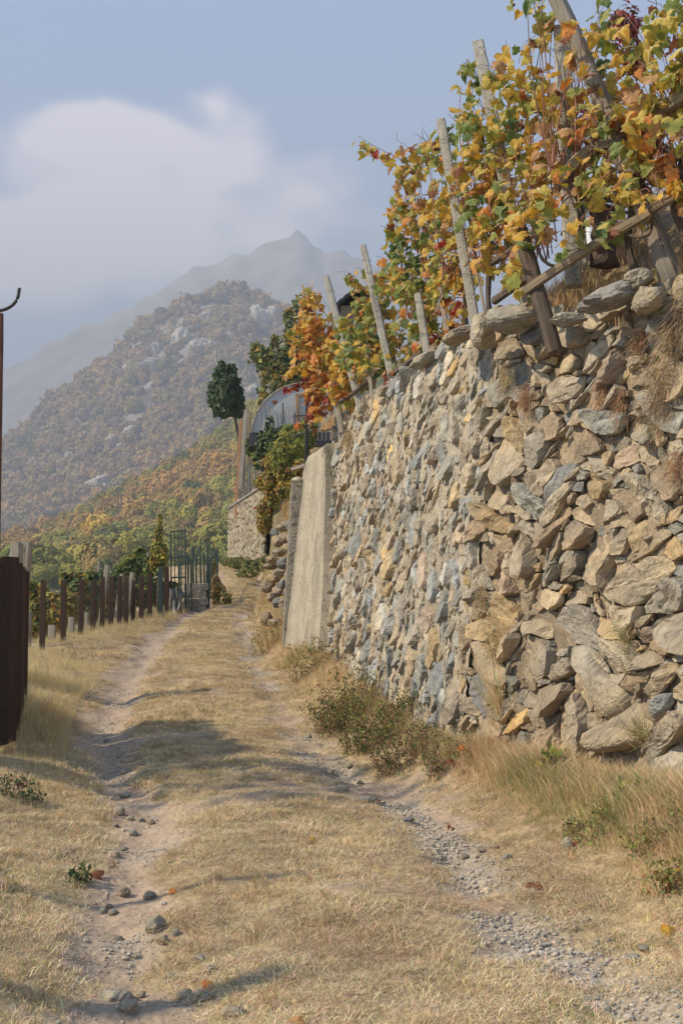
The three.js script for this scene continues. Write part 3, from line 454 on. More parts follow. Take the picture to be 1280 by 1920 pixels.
{
  const t = thing('dry_stone_wall', 'high dry-stone wall of large tan boulders beside the verge', 'wall');
  const F = (px, py, r, o = {}) => { const [u, v] = wallAtPixel(px, py); return { u, v, r, ...o }; };
  const forced = [
    F(1100, 1270, 0.20, { colour: PAL.map((c) => c * 0.86), smooth: 1 }), F(1180, 1340, 0.25, { colour: TAN, smooth: 1 }), F(1060, 1200, 0.19, { colour: GRY }), F(1150, 1190, 0.14, { colour: PAL }), F(985, 1240, 0.19, { colour: GBR }), F(1135, 1165, 0.13, { colour: OCH }), F(1245, 1270, 0.17, { colour: TAN }), F(1240, 1345, 0.12, { colour: BLU, smooth: 1 }),
    F(945, 1340, 0.10, { colour: ORA }), F(1010, 1330, 0.14, { colour: GBR }), F(1185, 915, 0.17, { colour: PAL }), F(1260, 920, 0.19, { colour: GBR }), F(1000, 1145, 0.19, { colour: BRN }), F(940, 925, 0.17, { colour: TAN }), F(920, 980, 0.17, { colour: OCH, lay: 0.35 }), F(1000, 965, 0.13, { colour: GBR }), F(1130, 1050, 0.18, { colour: TAN }), F(1215, 1060, 0.20, { colour: TAN }),
    F(975, 1095, 0.17, { colour: PAL.map((c) => c * 0.9) }), F(1240, 1120, 0.19, { colour: GRY }), F(1140, 800, 0.16, { colour: BLU }), F(1105, 985, 0.16, { colour: PAL }), F(1060, 700, 0.15, { colour: GBR }), F(1120, 640, 0.15, { colour: GRY }), F(1180, 615, 0.13, { colour: TAN }), F(1040, 670, 0.14, { colour: TAN }), F(940, 680, 0.14, { colour: GRY }), F(955, 595, 0.20, { colour: GRY, lay: 0.3 }), F(1000, 1060, 0.12, { colour: BLU }),
    F(1230, 1420, 0.2, { colour: GBR }), F(1275, 1460, 0.16, { colour: PAL }), F(1090, 940, 0.12, { colour: OCH }), F(1050, 760, 0.13, { colour: BLU }), F(1190, 850, 0.08, { colour: PAL }), F(885, 1310, 0.13, { colour: DKB }), F(1190, 960, 0.12, { colour: OCH }), F(1230, 985, 0.07, { colour: TAN, smooth: 1 }), F(1045, 900, 0.12, { colour: DKB.map((c) => c * 1.3) }), F(1270, 1190, 0.15, { colour: GBR }), F(960, 1180, 0.1, { colour: TAN }),
  ];
  const cells = layStones(U.near, U.seam + 0.12, [[0.15, 40], [0.118, 300], [0.088, 900], [0.062, 4200], [0.042, 8000], [0.028, 9000]], 0.58, 21, forced.map((f) => ({ ...f, r: f.r * (f.v < 1.1 ? 0.86 : 0.66) })), 0.78, 1.15);
  buildWall(t, cells, (s, k) => {
    const q = H3(k, 3, 21), low = s.v < 1.0, colour = s.colour ?? pick([[TAN, 3], [GBR, 3.2], [GRY, 2.2], [OCH, 0.9], [BRN, 1.2], [PAL, 0.9], [BLU, 0.9], [DKB, 0.2], [PNK, 0.3]], q), j = 0.86 + 0.28 * H3(k, 5, 5);
    return { flat: !s.smooth, tilt: 0.55, gap: 0.002 + 0.008 * H3(k, 9, 1), bulge: s.smooth ? 0.13 : 0.088, back: -0.06 + 0.045 * (H3(k, 8, 8) - 0.4) * 2, facets: s.smooth ? 1 : 3 + (H3(k, 4, 4) * 6 | 0), rough: s.smooth ? 0.16 : 0.40, colour: colour.map((c) => c * j), round: s.smooth ? 2 : 0, layers: s.lay ?? (s.smooth ? 0 : H3(k, 6, 6) < 0.6 ? 0.20 : 0.05) };
  }, U.near, U.seam + 0.10, 'earth_fill', -0.055, 0.045, (u, v, n) => { const up = sstep(1.6, 3.2, v); return [lerp(0.30, 0.40, up) * (0.6 + 0.8 * n), lerp(0.235, 0.305, up) * (0.6 + 0.8 * n), lerp(0.16, 0.20, up) * (0.6 + 0.8 * n)]; }, 100);
}
{
  const t = thing('mortared_stone_wall', 'long mortared wall of upright grey and ochre stones next to the concrete panel', 'wall');
  const F = (px, py, r, colour, o = {}) => { const [u, v] = wallAtPixel(px, py); return { u, v, r, colour, ...o }; };
  const forced = [
    F(716, 985, 0.16, ORA), F(716, 1045, 0.15, ORA.map((c) => c * 1.05)), F(645, 1080, 0.11, ORA.map((c) => c * 0.95)), F(757, 830, 0.15, OCH), F(775, 820, 0.16, [0.72, 0.57, 0.42]), F(832, 815, 0.15, GRY), F(832, 870, 0.15, GRY), F(845, 700, 0.13, ORA.map((c) => c * 0.9)), F(780, 730, 0.17, [0.68, 0.58, 0.44]), F(790, 790, 0.11, PNK), F(880, 830, 0.14, GBR), F(905, 830, 0.13, TAN), F(860, 850, 0.14, GBR), F(810, 850, 0.14, PNK),
    F(830, 1060, 0.14, [0.60, 0.56, 0.48]), F(865, 1100, 0.13, ORA.map((c) => c * 0.85)), F(866, 1130, 0.11, OCH), F(820, 1130, 0.16, BLU), F(825, 1180, 0.15, BLU), F(728, 1230, 0.16, DKB), F(722, 1290, 0.14, DKB), F(820, 1270, 0.18, DKB.map((c) => c * 0.9)), F(860, 1200, 0.12, BLU), F(795, 1150, 0.15, PNK), F(775, 1180, 0.16, GRY), F(745, 1190, 0.13, GBR), F(718, 1160, 0.12, [0.62, 0.58, 0.50]), F(665, 1000, 0.13, PAL), F(690, 970, 0.14, PAL), F(640, 970, 0.1, [0.42, 0.47, 0.46]), F(820, 975, 0.12, [0.66, 0.58, 0.44], { smooth: 1 }), F(760, 960, 0.14, GRY), F(800, 920, 0.13, BRN), F(615, 1225, 0.12, PNK), F(865, 1330, 0.15, DKB), F(710, 1200, 0.12, GRY),
  ];
  const UE = U.far + 1.05, cells = layStones(U.seam, UE, [[0.165, 200], [0.13, 600], [0.10, 2200], [0.072, 4200], [0.048, 4500]], 1.45, 33, forced, 0.84, 0.6);
  buildWall(t, cells, (s, k) => {
    const q = H3(k, 3, 33), low = sstep(0.9, 0.2, s.v) * sstep(U.far - 2, U.seam + 1, s.u);
    let colour = s.colour ?? pick([[TAN, 2.4], [GBR, 2.6], [GRY, 2.4], [OCH, 0.6], [PAL, 1.3], [BLU, 1.7], [[0.47, 0.455, 0.41], 1.6], [PNK, 0.8], [ORA, 0.12], [DKB, 0.25 + low * 7], [BRN, 0.6]], q); const j = 0.86 + 0.3 * H3(k, 5, 6);
    return { flat: true, tilt: 0.30, gap: 0.010 + 0.016 * H3(k, 9, 2), bulge: 0.08, back: -0.035 + 0.02 * (H3(k, 8, 8) - 0.4), facets: 3 + (H3(k, 4, 4) * 4 | 0), rough: 0.34, colour: colour.map((c, m) => c * j * [1.06, 1.09, 1.12][m]), round: 1 + (H3(k, 2, 2) < 0.5 ? 1 : 0), layers: H3(k, 6, 6) < 0.5 ? 0.13 : 0.03 };
  }, U.seam - 0.03, UE, 'mortar', -0.012, 0.026, (u, v, n) => [0.47 * (0.5 + 0.9 * n), 0.405 * (0.5 + 0.9 * n), 0.31 * (0.5 + 0.9 * n)], 5000);
}
// the big flat capstones and loose slabs along the crown of the wall
function slabGeo(w, h, dp, seed, colour, layers = 0.5) {
  const g = new THREE.IcosahedronGeometry(1, 4), p = g.attributes.position, c = [], uv = [];
  const pl = []; const R = rng(seed); for (let k = 0; k < 9; k++) pl.push([V(R() * 2 - 1, (R() * 2 - 1) * 0.8, R() * 2 - 1).normalize(), 0.62 + 0.3 * R()]);
  for (let k = 0; k < p.count; k++) {
    const v = V(p.getX(k), p.getY(k), p.getZ(k)); let r = 1.0; for (const [n, o] of pl) { const q = v.dot(n); if (q > 0.05) r = Math.min(r, o / q); }
    const st = layers * (noise3(v.y * r * 9 + v.x * 1.1 + seed, seed, v.z) - 0.5) * 0.22; r = r * (1 + st) + 0.12 * (fbm(v.x * 3 + seed, v.y * 5, v.z * 3, 3) - 0.5);
    p.setXYZ(k, v.x * r * w, v.y * r * h, v.z * r * dp); const t = 0.76 + 0.4 * fbm(v.x * 3, v.y * 9, v.z * 3 + seed, 3); c.push(colour[0] * t, colour[1] * t, colour[2] * t * 0.98); uv.push(v.x * w * 1.2 + v.z * dp * 0.5 + seed, v.y * h * 1.5 + v.z * dp * 0.6);
  }
  g.setAttribute('color', new THREE.Float32BufferAttribute(c, 3)); g.setAttribute('uv', new THREE.Float32BufferAttribute(uv, 2)); g.deleteAttribute('normal');
  const m = g; m.computeVertexNormals(); return m;
}
{
  const caps = [
    [955, 598, 9.05, 0.215, 0.115, GRY, -0.10, 'long layered grey slab capping the wall left of the dark timber stake'], [905, 625, 9.35, 0.10, 0.17, PAL, 0.1, 'pale upright capstone at the left end of the long layered slab'],
    [1150, 556, 8.0, 0.26, 0.085, [0.36, 0.33, 0.29], 0.30, 'big tilted grey slab on the wall top below the lower rail'], [1120, 568, 8.05, 0.13, 0.06, [0.22, 0.2, 0.185], 0.1, 'dark layered slab tucked under the big tilted one'], [1065, 600, 8.4, 0.13, 0.055, GRY, 0.05, 'thin flat grey slab just right of the dark timber stake'],
    [1195, 525, 7.9, 0.11, 0.07, PAL.map((c) => c * 0.8), 0.25, 'small pale block topmost on the big tilted slab'], [860, 630, 9.95, 0.15, 0.07, GBR, 0.35, 'brown sloping capstone at the foot of the tallest concrete post'], [1215, 560, 7.7, 0.13, 0.1, GBR, 0.4, 'brown slab at the right end of the wall top slabs'],
    [800, 675, 11.6, 0.19, 0.07, GRY, 0.38, 'grey sloping capstone below the short white posts'], [735, 730, 13.7, 0.2, 0.07, GBR, 0.36, 'brown grey capstone at the foot of the second leaning post'],
  ];
  caps.forEach(([px, py, d, w, h, c, tilt, label], k) => { const m = solo('capstone', slabGeo(w, h, 0.2, 300 + k * 11, c, 0.7), M.stone, label, 'stone', P(px, py, d)); m.rotation.set(0.1, -0.35, tilt); });
}
// ---------------------------------------------------------------- concrete panel that ends the wall, the pebbly pillar beyond it
{
  const t = thing('concrete_wall', 'tall pale board-marked concrete panel at the far end of the stone wall', 'wall'), b = new Bag(); let prev = null;
  const n = 24, nv = 40, top = (f) => lerp(3.22, 3.06, f) - 0.16 * sstep(0.72, 1, f);
  for (let i = 0; i <= n + 2; i++) {
    const f = clamp((i - 1) / n), row = [], side = i === 0 || i === n + 2;
    for (let j = 0; j <= nv + 1; j++) { const v = j > nv ? top(f) : lerp(-0.1, top(f), j / nv), u = lerp(U.far + 0.29 * v, U.panel + 0.06 * v, f), off = side || j > nv ? -0.45 : 0.125 + 0.014 * (noise3(u * 11, 1, 1) - 0.5) + 0.012 * (fbm(u * 5, v * 5, 3, 3) - 0.5) - (j === nv ? 0.02 : 0), p = wallPt(u, v, off); row.push(b.v(p.x, p.y, p.z, grey(0.95), u + (side ? 0.4 : 0), v + (j > nv ? 0.4 : 0))); }
    if (prev) for (let j = 0; j < row.length - 1; j++) b.quad(prev[j], row[j], row[j + 1], prev[j + 1]);
    prev = row;
  }
  part('panel_face', b.geo(), M.concrete, t);
  const tt = thing('concrete_pillar', 'narrow dark pebbly concrete pillar against the concrete panel', 'pillar', onGround(P(543, 1215, 18.85).x, 18.85, -0.1));
  const body = new Bag(), base = V(0, 0, 0), topp = P(560, 906, 18.9).sub(tt.position);
  body.bar(base, topp, 0.215, 0.34, V(1, 0, 0.1), { seg: 26, wear: 0.09, ch: 0.12, col: [0.30, 0.27, 0.22], seed: 4 });
  part('pillar_shaft', body.geo(), M.mortar, tt);
  const R = rng(8), cob = []; for (let k = 0; k < 90; k++) { const s = R(), p = base.clone().lerp(topp, s).add(V((R() - 0.5) * 0.19, 0, 0.165 + 0.01 * R())), g = slabGeo(0.014 + 0.016 * R(), 0.012 + 0.012 * R(), 0.012, k, pick([[GRY, 1], [TAN, 1], [BRN, 1]], R()), 0); cob.push(g.translate(p.x, p.y, p.z)); }
  tag(part('pebbles', mergeGeometries(cob), M.stone, tt), null, null, null, 'stuff');
  part('cap_stone', slabGeo(0.11, 0.075, 0.15, 77, PAL, 0), M.stone, tt, topp.clone().add(V(-0.02, 0.03, 0.02)));
}
// ---------------------------------------------------------------- the terrace of earth held by the wall
const terraceH = (u, inw) => topAbs(footAt(u).d) - 0.10 + 0.22 * inw + 0.70 * sstep(0.05, 1.3, inw) * sstep(11, 9, footAt(u).d) + 0.25 * sstep(0.1, 1.3, inw) + 0.10 * (fbm(u * 2, inw * 2, 4, 3) - 0.5);
{
  const b = new Bag(); let prev = null;
  for (let i = 0; i <= 150; i++) {
    const u = lerp(0.02, U.panel, i / 150), row = [];
    for (let j = 0; j <= 34; j++) { const inw = 0.02 + 0.22 * j, p = wallPt(u, wallTop(u), -0.02 - inw), n = fbm(p.x * 3, p.z * 3, 2, 3); row.push(b.v(p.x, terraceH(u, inw) + 0.06 * (noise3(p.x * 9, p.z * 9, 1) - 0.5), p.z, [0.33 * (0.7 + 0.6 * n), 0.245 * (0.7 + 0.6 * n), 0.14 * (0.7 + 0.6 * n)], p.x, p.z)); }
    if (prev) for (let j = 0; j < row.length - 1; j++) b.quad(prev[j], row[j], row[j + 1], prev[j + 1]);
    prev = row;
  }
  const m = new THREE.Mesh(b.geo(), M.dirt); m.name = 'terrace_ground'; m.userData.kind = 'structure'; scene.add(m);
}
// the grassy bank beyond the concrete panel, up to the greenhouse terrace, and the old far wall set into it
const bankX = (d, i) => wallX(d) + i * 0.96, bankH = (d, i) => {
  const hb = wallBase(d) - 0.05, steep = hb + 3.3 * sstep(0.0, 2.2, i) + Math.max(0, i - 2.2) * 0.25, far = i < 0.12 ? hb : 4.72 + 1.5 * sstep(0.3, 2.4, i) + Math.max(0, i - 2.4) * 0.12;
  return lerp(steep, far, sstep(37.5, 40, d)) + 0.25 * (fbm(d * 0.8, i * 0.8, 4, 3) - 0.5) * sstep(0.05, 0.6, i);
};
{
  const b = new Bag(); let prev = null;
  for (let k = 0; k <= 110; k++) {
    const d = lerp(18.3, 49, k / 110), row = [];
    for (let j = 0; j <= 44; j++) { const i = j < 16 ? j * 0.16 : 2.4 + (j - 15) * 0.32, x = bankX(d, i), n = fbm(x * 2, d * 2, 8, 3), g = fbm(x, d, 18, 3); row.push(b.v(x, bankH(d, i), -d, [lerp(0.33, 0.17, g) * (0.7 + 0.6 * n), lerp(0.25, 0.17, g) * (0.7 + 0.6 * n), lerp(0.14, 0.07, g) * (0.7 + 0.6 * n)], x, d)); }
    if (prev) for (let j = 0; j < row.length - 1; j++) b.quad(prev[j], row[j], row[j + 1], prev[j + 1]);
    prev = row;
  }
  const m = new THREE.Mesh(b.geo(), M.dirt); m.name = 'bank_ground'; m.userData.kind = 'structure'; scene.add(m);
}
{
  // old wall under the greenhouse: small pale stones, one by one, on a mortar face, with a thin coping
  const t = thing('old_stone_wall', 'small old stone wall far up the road under the greenhouse fence', 'wall'), R = rng(55), b = new Bag(), list = [];
  const A = V(wallX(39) - 0.1, 0, -39), B = V(wallX(48.5) - 0.1, 0, -48.5), L = A.distanceTo(B), dir = B.clone().sub(A).normalize(), nrm = V(-dir.z, 0, dir.x); if (nrm.x > 0) nrm.negate();
  const hb = (s) => wallBase(lerp(39, 48.5, s / L)) - 0.2, ht = (s) => lerp(4.92, 4.80, s / L);
  const pt = (s, y, o) => V(A.x + dir.x * s + nrm.x * (o - 0.05 * y * 0), y, A.z + dir.z * s + nrm.z * o);
  let prev = null; for (let i = 0; i <= 40; i++) { const s = L * i / 40, row = []; for (let j = 0; j <= 12; j++) { const y = lerp(hb(s), ht(s), j / 12), p = pt(s, y, 0.02 * noise3(s * 3, y * 5, 2)); row.push(b.v(p.x, p.y, p.z, [0.44, 0.39, 0.31], s, y)); } const q = pt(s, ht(s), -0.4); row.push(b.v(q.x, q.y, q.z, [0.44, 0.39, 0.31], s, 9)); if (prev) for (let j = 0; j < 13; j++) b.quad(prev[j], row[j], row[j + 1], prev[j + 1]); prev = row; }
  part('mortar', b.geo(), M.mortar, t);
  let y = 0, cnt = 0; const shapes = []; for (let k = 0; k < 14; k++) shapes.push(slabGeo(1, 1, 1, 700 + k, pick([[PAL, 3], [TAN, 2], [GRY, 2.4], [PNK, 1]], R()).map((c) => Math.min(0.75, c * 1.15)), 0));
  for (let s = 0.15; s < L;) { const w = 0.22 + 0.20 * R(); for (let yy = hb(s) + 0.12 * R(); yy < ht(s) - 0.08;) { const h = 0.16 + 0.16 * R(), p = pt(s + (R() - 0.5) * 0.12, yy + h / 2, 0.03); list.push([p, w, h, R()]); yy += h * 1.06; } s += w * 1.02; }
  list.sort((a, c) => c[0].z - a[0].z);
  list.forEach(([p, w, h, q], k) => { if (k >= 300) return; const m = part('stone', shapes[k % 14], M.stone, t, p); m.scale.set(w * 0.56, h * 0.6, 0.09); m.rotation.set((q - 0.5) * 0.3, Math.atan2(-dir.z, dir.x), (q - 0.5) * 0.5); });
  const cop = new Bag(); cop.bar(pt(-0.1, ht(0) + 0.03, 0), pt(L, ht(L) + 0.03, 0), 0.09, 0.3, V(0, 1, 0), { seg: 20, wear: 0.03, col: [0.3, 0.28, 0.25] }); part('coping', cop.geo(), M.mortar, t);
}
// tumbled brown stones between the pillar and the old wall
{
  const t = thing('collapsed_wall', 'tumbled brown dry stones stacked in the bank past the concrete pillar', 'wall'), R = rng(91);
  const spots = [[540, 985, 21.5, 16, 10], [528, 990, 22, 14, 8], [536, 1008, 21.6, 15, 10], [520, 1015, 22.6, 14, 12], [541, 1030, 21.2, 16, 12], [522, 1038, 22.4, 14, 9], [512, 1050, 23, 16, 8], [533, 1056, 21.6, 17, 12], [508, 1062, 23.2, 17, 7], [524, 1075, 22, 15, 10], [541, 1078, 20.8, 13, 10], [512, 1085, 22.8, 16, 9], [530, 1095, 21.3, 14, 10], [503, 1100, 23.2, 16, 12], [521, 1108, 21.8, 16, 13], [541, 1112, 20.5, 14, 12], [509, 1120, 22.6, 11, 9], [531, 1135, 20.8, 12, 14], [545, 1150, 20, 10, 14], [500, 1160, 22.0, 13, 16], [515, 1168, 21.4, 15, 12], [530, 1010, 22, 14, 10], [548, 1010, 20.8, 14, 12], [545, 1060, 20.6, 12, 12], [520, 1130, 21.6, 14, 10], [538, 1180, 19.8, 12, 14], [546, 985, 20.9, 13, 12], [516, 1000, 22.8, 11, 10]];
  spots.forEach(([px, py, d, w, h], k) => { const m = part('stone', slabGeo(w / FPX * d * 0.92, h / FPX * d * 0.95, 0.16, 800 + k, pick([[BRN, 3], [OCH, 1], [DKB, 1], [GBR, 2], [PNK, 1]], R()).map((c) => c * 0.85), 0.5), M.stone, t, P(px, py, d)); m.rotation.z = (R() - 0.5) * 0.4; });
}

// ================================================================ VINEYARD ABOVE THE WALL
// a grape leaf: five toothed lobes about a notch, creased along its ribs and curled; stalk at the origin, tip along +y, face along +z
function grapeLeaf(seed, fold, curl, crumple) {
  const half = [[0.05, -0.03], [0.16, -0.15], [0.30, -0.17], [0.44, -0.07], [0.45, 0.04], [0.40, 0.12], [0.55, 0.16], [0.64, 0.28], [0.56, 0.37], [0.47, 0.44], [0.36, 0.44], [0.40, 0.58], [0.30, 0.66], [0.24, 0.78], [0.12, 0.86], [0.06, 0.95]];
  const out = [[0, 0]], R = rng(seed); const j = () => 1 + 0.14 * (R() - 0.5);
  for (const [x, y] of half) out.push([x * j(), y * j()]); out.push([0, 1.02]); for (const [x, y] of half.slice().reverse()) out.push([-x * j(), y * j()]);
  const b = new Bag(), z = (x, y) => fold * Math.abs(x) - curl * ((x * x) * 1.5 + (y - 0.35) * (y - 0.35) * 1.1) + 0.10 * Math.sin(Math.atan2(x, y + 0.05) * 5 + seed) * Math.hypot(x, y) + crumple * (noise3(x * 4 + seed, y * 4, seed) - 0.5), put = (x, y) => b.v(x, y, z(x, y), null, x / 1.3 + 0.5, (y + 0.22) / 1.25);
  const mid = out.map(([x, y]) => put(x * 0.55, 0.28 + (y - 0.28) * 0.55)), rim = out.map(([x, y]) => put(x, y)), c = put(0, 0.28), n = out.length;
  for (let k = 0; k < n; k++) { const q = (k + 1) % n; b.tri(c, mid[k], mid[q]); b.quad(mid[k], rim[k], rim[q], mid[q]); }
  b.c.length = 0; const g = b.geo(); g.deleteAttribute('color'); return g;
}
const grape = [grapeLeaf(1, 0.10, 0.25, 0.10), grapeLeaf(2, 0.35, 0.1, 0.12), grapeLeaf(3, -0.15, 0.45, 0.22), grapeLeaf(4, 0.5, 0.5, 0.30), grapeLeaf(5, 0.2, -0.3, 0.16), grapeLeaf(6, 0.75, 0.7, 0.4)];
const leafQuat = (() => { const m = new THREE.Matrix4(), X = V(0, 0, 0), Y = V(0, 0, 0); return (n, tip) => { Y.copy(tip).addScaledVector(n, -tip.dot(n)).normalize(); X.copy(Y).cross(n); m.makeBasis(X, Y, n); return new THREE.Quaternion().setFromRotationMatrix(m); }; })();
function curl3(a, b, sag, R, wob, n = 9) { const o = [], w = V(R() - 0.5, R() - 0.5, R() - 0.5).multiplyScalar(wob), w2 = V(R() - 0.5, R() - 0.5, R() - 0.5).multiplyScalar(wob * 0.5); for (let k = 0; k <= n; k++) { const t = k / n, p = a.clone().lerp(b, t); p.y -= sag * 4 * t * (1 - t); p.addScaledVector(w, Math.sin(t * Math.PI)).addScaledVector(w2, Math.sin(t * 2 * Math.PI)); o.push(p); } return o; }

const PALS = {
  far: [['gold', 6], ['orange', 2.2], ['yellow', 3], ['brown', 1], ['lime', 1.4], ['tan', 1]], low: [['red', 2.6], ['orange', 3], ['brown', 2.4], ['gold', 2], ['tan', 1]],
  mix: [['gold', 3], ['yellow', 3.6], ['lime', 5], ['green', 3], ['dark', 1.4], ['orange', 0.5], ['brown', 0.6], ['tan', 0.6]], green: [['green', 4], ['lime', 3], ['dark', 2], ['yellow', 2], ['gold', 1.2]],
  gold: [['gold', 4.5], ['yellow', 4.5], ['lime', 3.2], ['green', 1.8], ['orange', 0.8], ['tan', 0.9], ['brown', 0.7]], rust: [['gold', 3.6], ['orange', 1.2], ['tan', 2.8], ['brown', 0.8], ['yellow', 3], ['lime', 1.8], ['red', 0.3]],
};
const choose = (list, q) => { let t = 0; for (const [, w] of list) t += w; q *= t; for (const [c, w] of list) if ((q -= w) <= 0) return c; return list[0][0]; };
// one vine: [px, py, depth, half-width px, half-height px, palette, density] clumps, where it is rooted, and any long shoots
function vine(label, root, clumps, { shoots = [], size = 0.105, cover = 3.0, seed, trunkR = 0.028, canes = 26 } = {}) {
  const R = rng(seed), foot = P(root[0], root[1], root[2]), t = thing('grape_vine', label, 'vine', foot, 'vines on the terrace above the wall');
  const loc = (p) => p.clone().sub(foot), wood = new Bag(), thin = new Bag(); const cs = clumps.map(([px, py, d, rx, ry, pal, den = 1]) => ({ c: P(px, py, d), rx: rx / FPX * d, ry: ry / FPX * d, d, pal, den, area: Math.PI * rx * ry }));
  const mean = V(0, 0, 0); cs.forEach((c) => mean.addScaledVector(c.c, 1 / cs.length));
  const head = foot.clone().lerp(mean, 0.35); head.y = foot.y + 0.5;
  wood.tube(curl3(V(0, -0.15, 0), loc(head), 0.02, R, 0.18, 8), [1.25, 1.1, 1.0, 1.05, 0.9, 0.95, 0.85, 0.9, 0.8].map((k) => k * trunkR), 7, null, 0.35); part('trunk', wood.geo(), M.bark, t);
  const leaves = [];
  const leaf = (p, s, pal) => {
    const nrm = SUN.clone().multiplyScalar(0.55).add(V(0, 0.05, 0.42)).add(V(R() - 0.5, R() - 0.5, R() - 0.5).multiplyScalar(1.7)).normalize(), tip = V((R() - 0.5) * 1.5, -0.75, (R() - 0.5) * 1.1).normalize();
    leaves.push({ p: loc(p), q: leafQuat(nrm, tip), s, m: choose(pal, R()), g: R() * 6 | 0 });
  };
  for (const c of cs) {
    const lp = 0.0080 * (size / 0.115) ** 2 * (FPX / c.d) ** 2, n = Math.round(c.area / lp * cover * c.den), nc = Math.max(2, Math.round(canes / cs.length));
    for (let k = 0; k < nc; k++) {                               // canes run up from the head through the clump
      const e = c.c.clone().add(V((R() - 0.5) * 1.6 * c.rx, (R() - 0.2) * 1.1 * c.ry, (R() - 0.5) * 0.5)), s0 = head.clone().add(V((R() - 0.5) * 0.4, (R() - 0.5) * 0.25, (R() - 0.5) * 0.3)), pts = curl3(loc(s0), loc(e), -0.02, R, 0.22, 8), r = 0.0034 + 0.002 * R();
      const q = 0.7 + 0.8 * R(); thin.tube(pts, pts.map((_, i) => r * (1.25 - 0.08 * i)), 4, [q, q * (0.9 + 0.3 * R()), q]);
    }
    for (let k = 0; k < n; k++) { const th = R() * 6.283, rr = Math.pow(R(), 0.55), p = c.c.clone().add(V(Math.cos(th) * rr * c.rx * 1.08, Math.sin(th) * rr * c.ry * 1.08, (R() - 0.5) * 0.62)); leaf(p, size * (0.45 + 0.80 * R()), PALS[c.pal]); }
    const tw = Math.round(n / 6); for (let k = 0; k < tw; k++) { const a = c.c.clone().add(V((R() - 0.5) * 2 * c.rx, (R() - 0.5) * 2 * c.ry, (R() - 0.5) * 0.6)); thin.tube(curl3(loc(a), loc(a).add(V((R() - 0.5) * 0.3, 0.3 * (R() - 0.2), (R() - 0.5) * 0.25)), 0, R, 0.08, 4), 0.0024, 4, [0.8, 1.0, 0.9]); }
  }
  for (const [x0, y0, x1, y1, d, pal, n] of shoots) { const a = P(x0, y0, d), e = P(x1, y1, d), pts = curl3(a, e, -0.05, R, 0.12, 10); thin.tube(pts.map(loc), pts.map((_, i) => 0.005 - 0.0003 * i), 5, grey(0.9)); for (let k = 0; k < n; k++) { const p = pts[Math.min(10, Math.floor((0.25 + 0.75 * R()) * 10.99))].clone().add(V((R() - 0.5) * 0.12, -0.03 - 0.06 * R(), (R() - 0.5) * 0.12)); leaf(p, size * (0.55 + 0.5 * R()), PALS[pal]); } }
  part('cane', thin.geo(), M.cane, t);
  leaves.sort((a, b) => b.s - a.s);
  leaves.slice(0, 300).forEach((l) => { const m = part('leaf', grape[l.g], leafMat[l.m], t, l.p); m.quaternion.copy(l.q); m.scale.setScalar(l.s); });
  const rest = leaves.slice(300); if (rest.length) { const by = {}; rest.forEach((l) => (by[l.m] ??= []).push(l)); const mm = new THREE.Matrix4(); for (const k in by) { const im = new THREE.InstancedMesh(grape[0], leafMat[k], by[k].length); by[k].forEach((l, i) => im.setMatrixAt(i, mm.compose(l.p, l.q, V(l.s, l.s, l.s)))); im.name = 'leaves'; im.userData.kind = 'stuff'; t.add(im); } }
  return leaves.length;
}
let nl = 0;
nl += vine('golden orange vine at the far end of the terrace, above the concrete panel', [640, 785, 17.6], [[580, 575, 17.6, 22, 40, 'far'], [575, 640, 17.5, 30, 48, 'far', 1.1], [606, 690, 17.2, 38, 50, 'far', 1.1], [648, 720, 16.8, 32, 42, 'far'], [600, 750, 17.5, 24, 34, 'low'], [640, 650, 17, 28, 46, 'far'], [608, 620, 17.4, 28, 40, 'far'], [668, 690, 16.6, 22, 36, 'far', 0.8], [585, 715, 17.6, 18, 26, 'low', 0.8], [555, 690, 17.7, 14, 14, 'far', 0.7]], { shoots: [[600, 690, 512, 755, 17.6, 'low', 16], [600, 690, 535, 700, 17.6, 'far', 12], [620, 745, 560, 788, 17.7, 'low', 14], [590, 560, 572, 530, 17.6, 'far', 6], [600, 770, 590, 800, 17.4, 'low', 9]], seed: 11, size: 0.12, cover: 3.4 });
nl += vine('green and gold vine between the two leaning posts at the far end', [738, 735, 14.9], [[690, 560, 15.4, 30, 46, 'mix'], [665, 620, 15.4, 34, 40, 'green'], [715, 610, 15, 40, 52, 'mix'], [700, 665, 15, 40, 34, 'mix'], [745, 650, 14.6, 30, 44, 'gold'], [745, 700, 14.6, 30, 22, 'low', 0.6], [720, 535, 15, 26, 30, 'gold'], [650, 660, 15.6, 24, 26, 'green', 0.8]], { shoots: [[690, 560, 633, 510, 15.4, 'mix', 6], [700, 530, 660, 505, 15.3, 'gold', 5]], seed: 12, size: 0.112 });
nl += vine('vine with a long bare shoot reaching left into the sky', [800, 670, 12.7], [[768, 320, 12.7, 30, 44, 'rust'], [790, 290, 12.6, 26, 26, 'mix', 0.7], [752, 400, 12.9, 26, 48, 'mix'], [790, 400, 12.6, 32, 52, 'rust'], [770, 480, 12.9, 38, 52, 'green'], [735, 520, 13.2, 26, 36, 'mix', 0.8], [790, 560, 12.6, 44, 50, 'mix'], [800, 620, 12.4, 40, 34, 'gold', 0.8], [815, 500, 12.4, 30, 44, 'gold'], [830, 640, 12.2, 24, 22, 'low', 0.6]], { shoots: [[775, 320, 672, 255, 12.7, 'rust', 22], [745, 470, 712, 425, 13, 'green', 4], [800, 290, 795, 245, 12.6, 'rust', 4]], seed: 13, size: 0.108 });
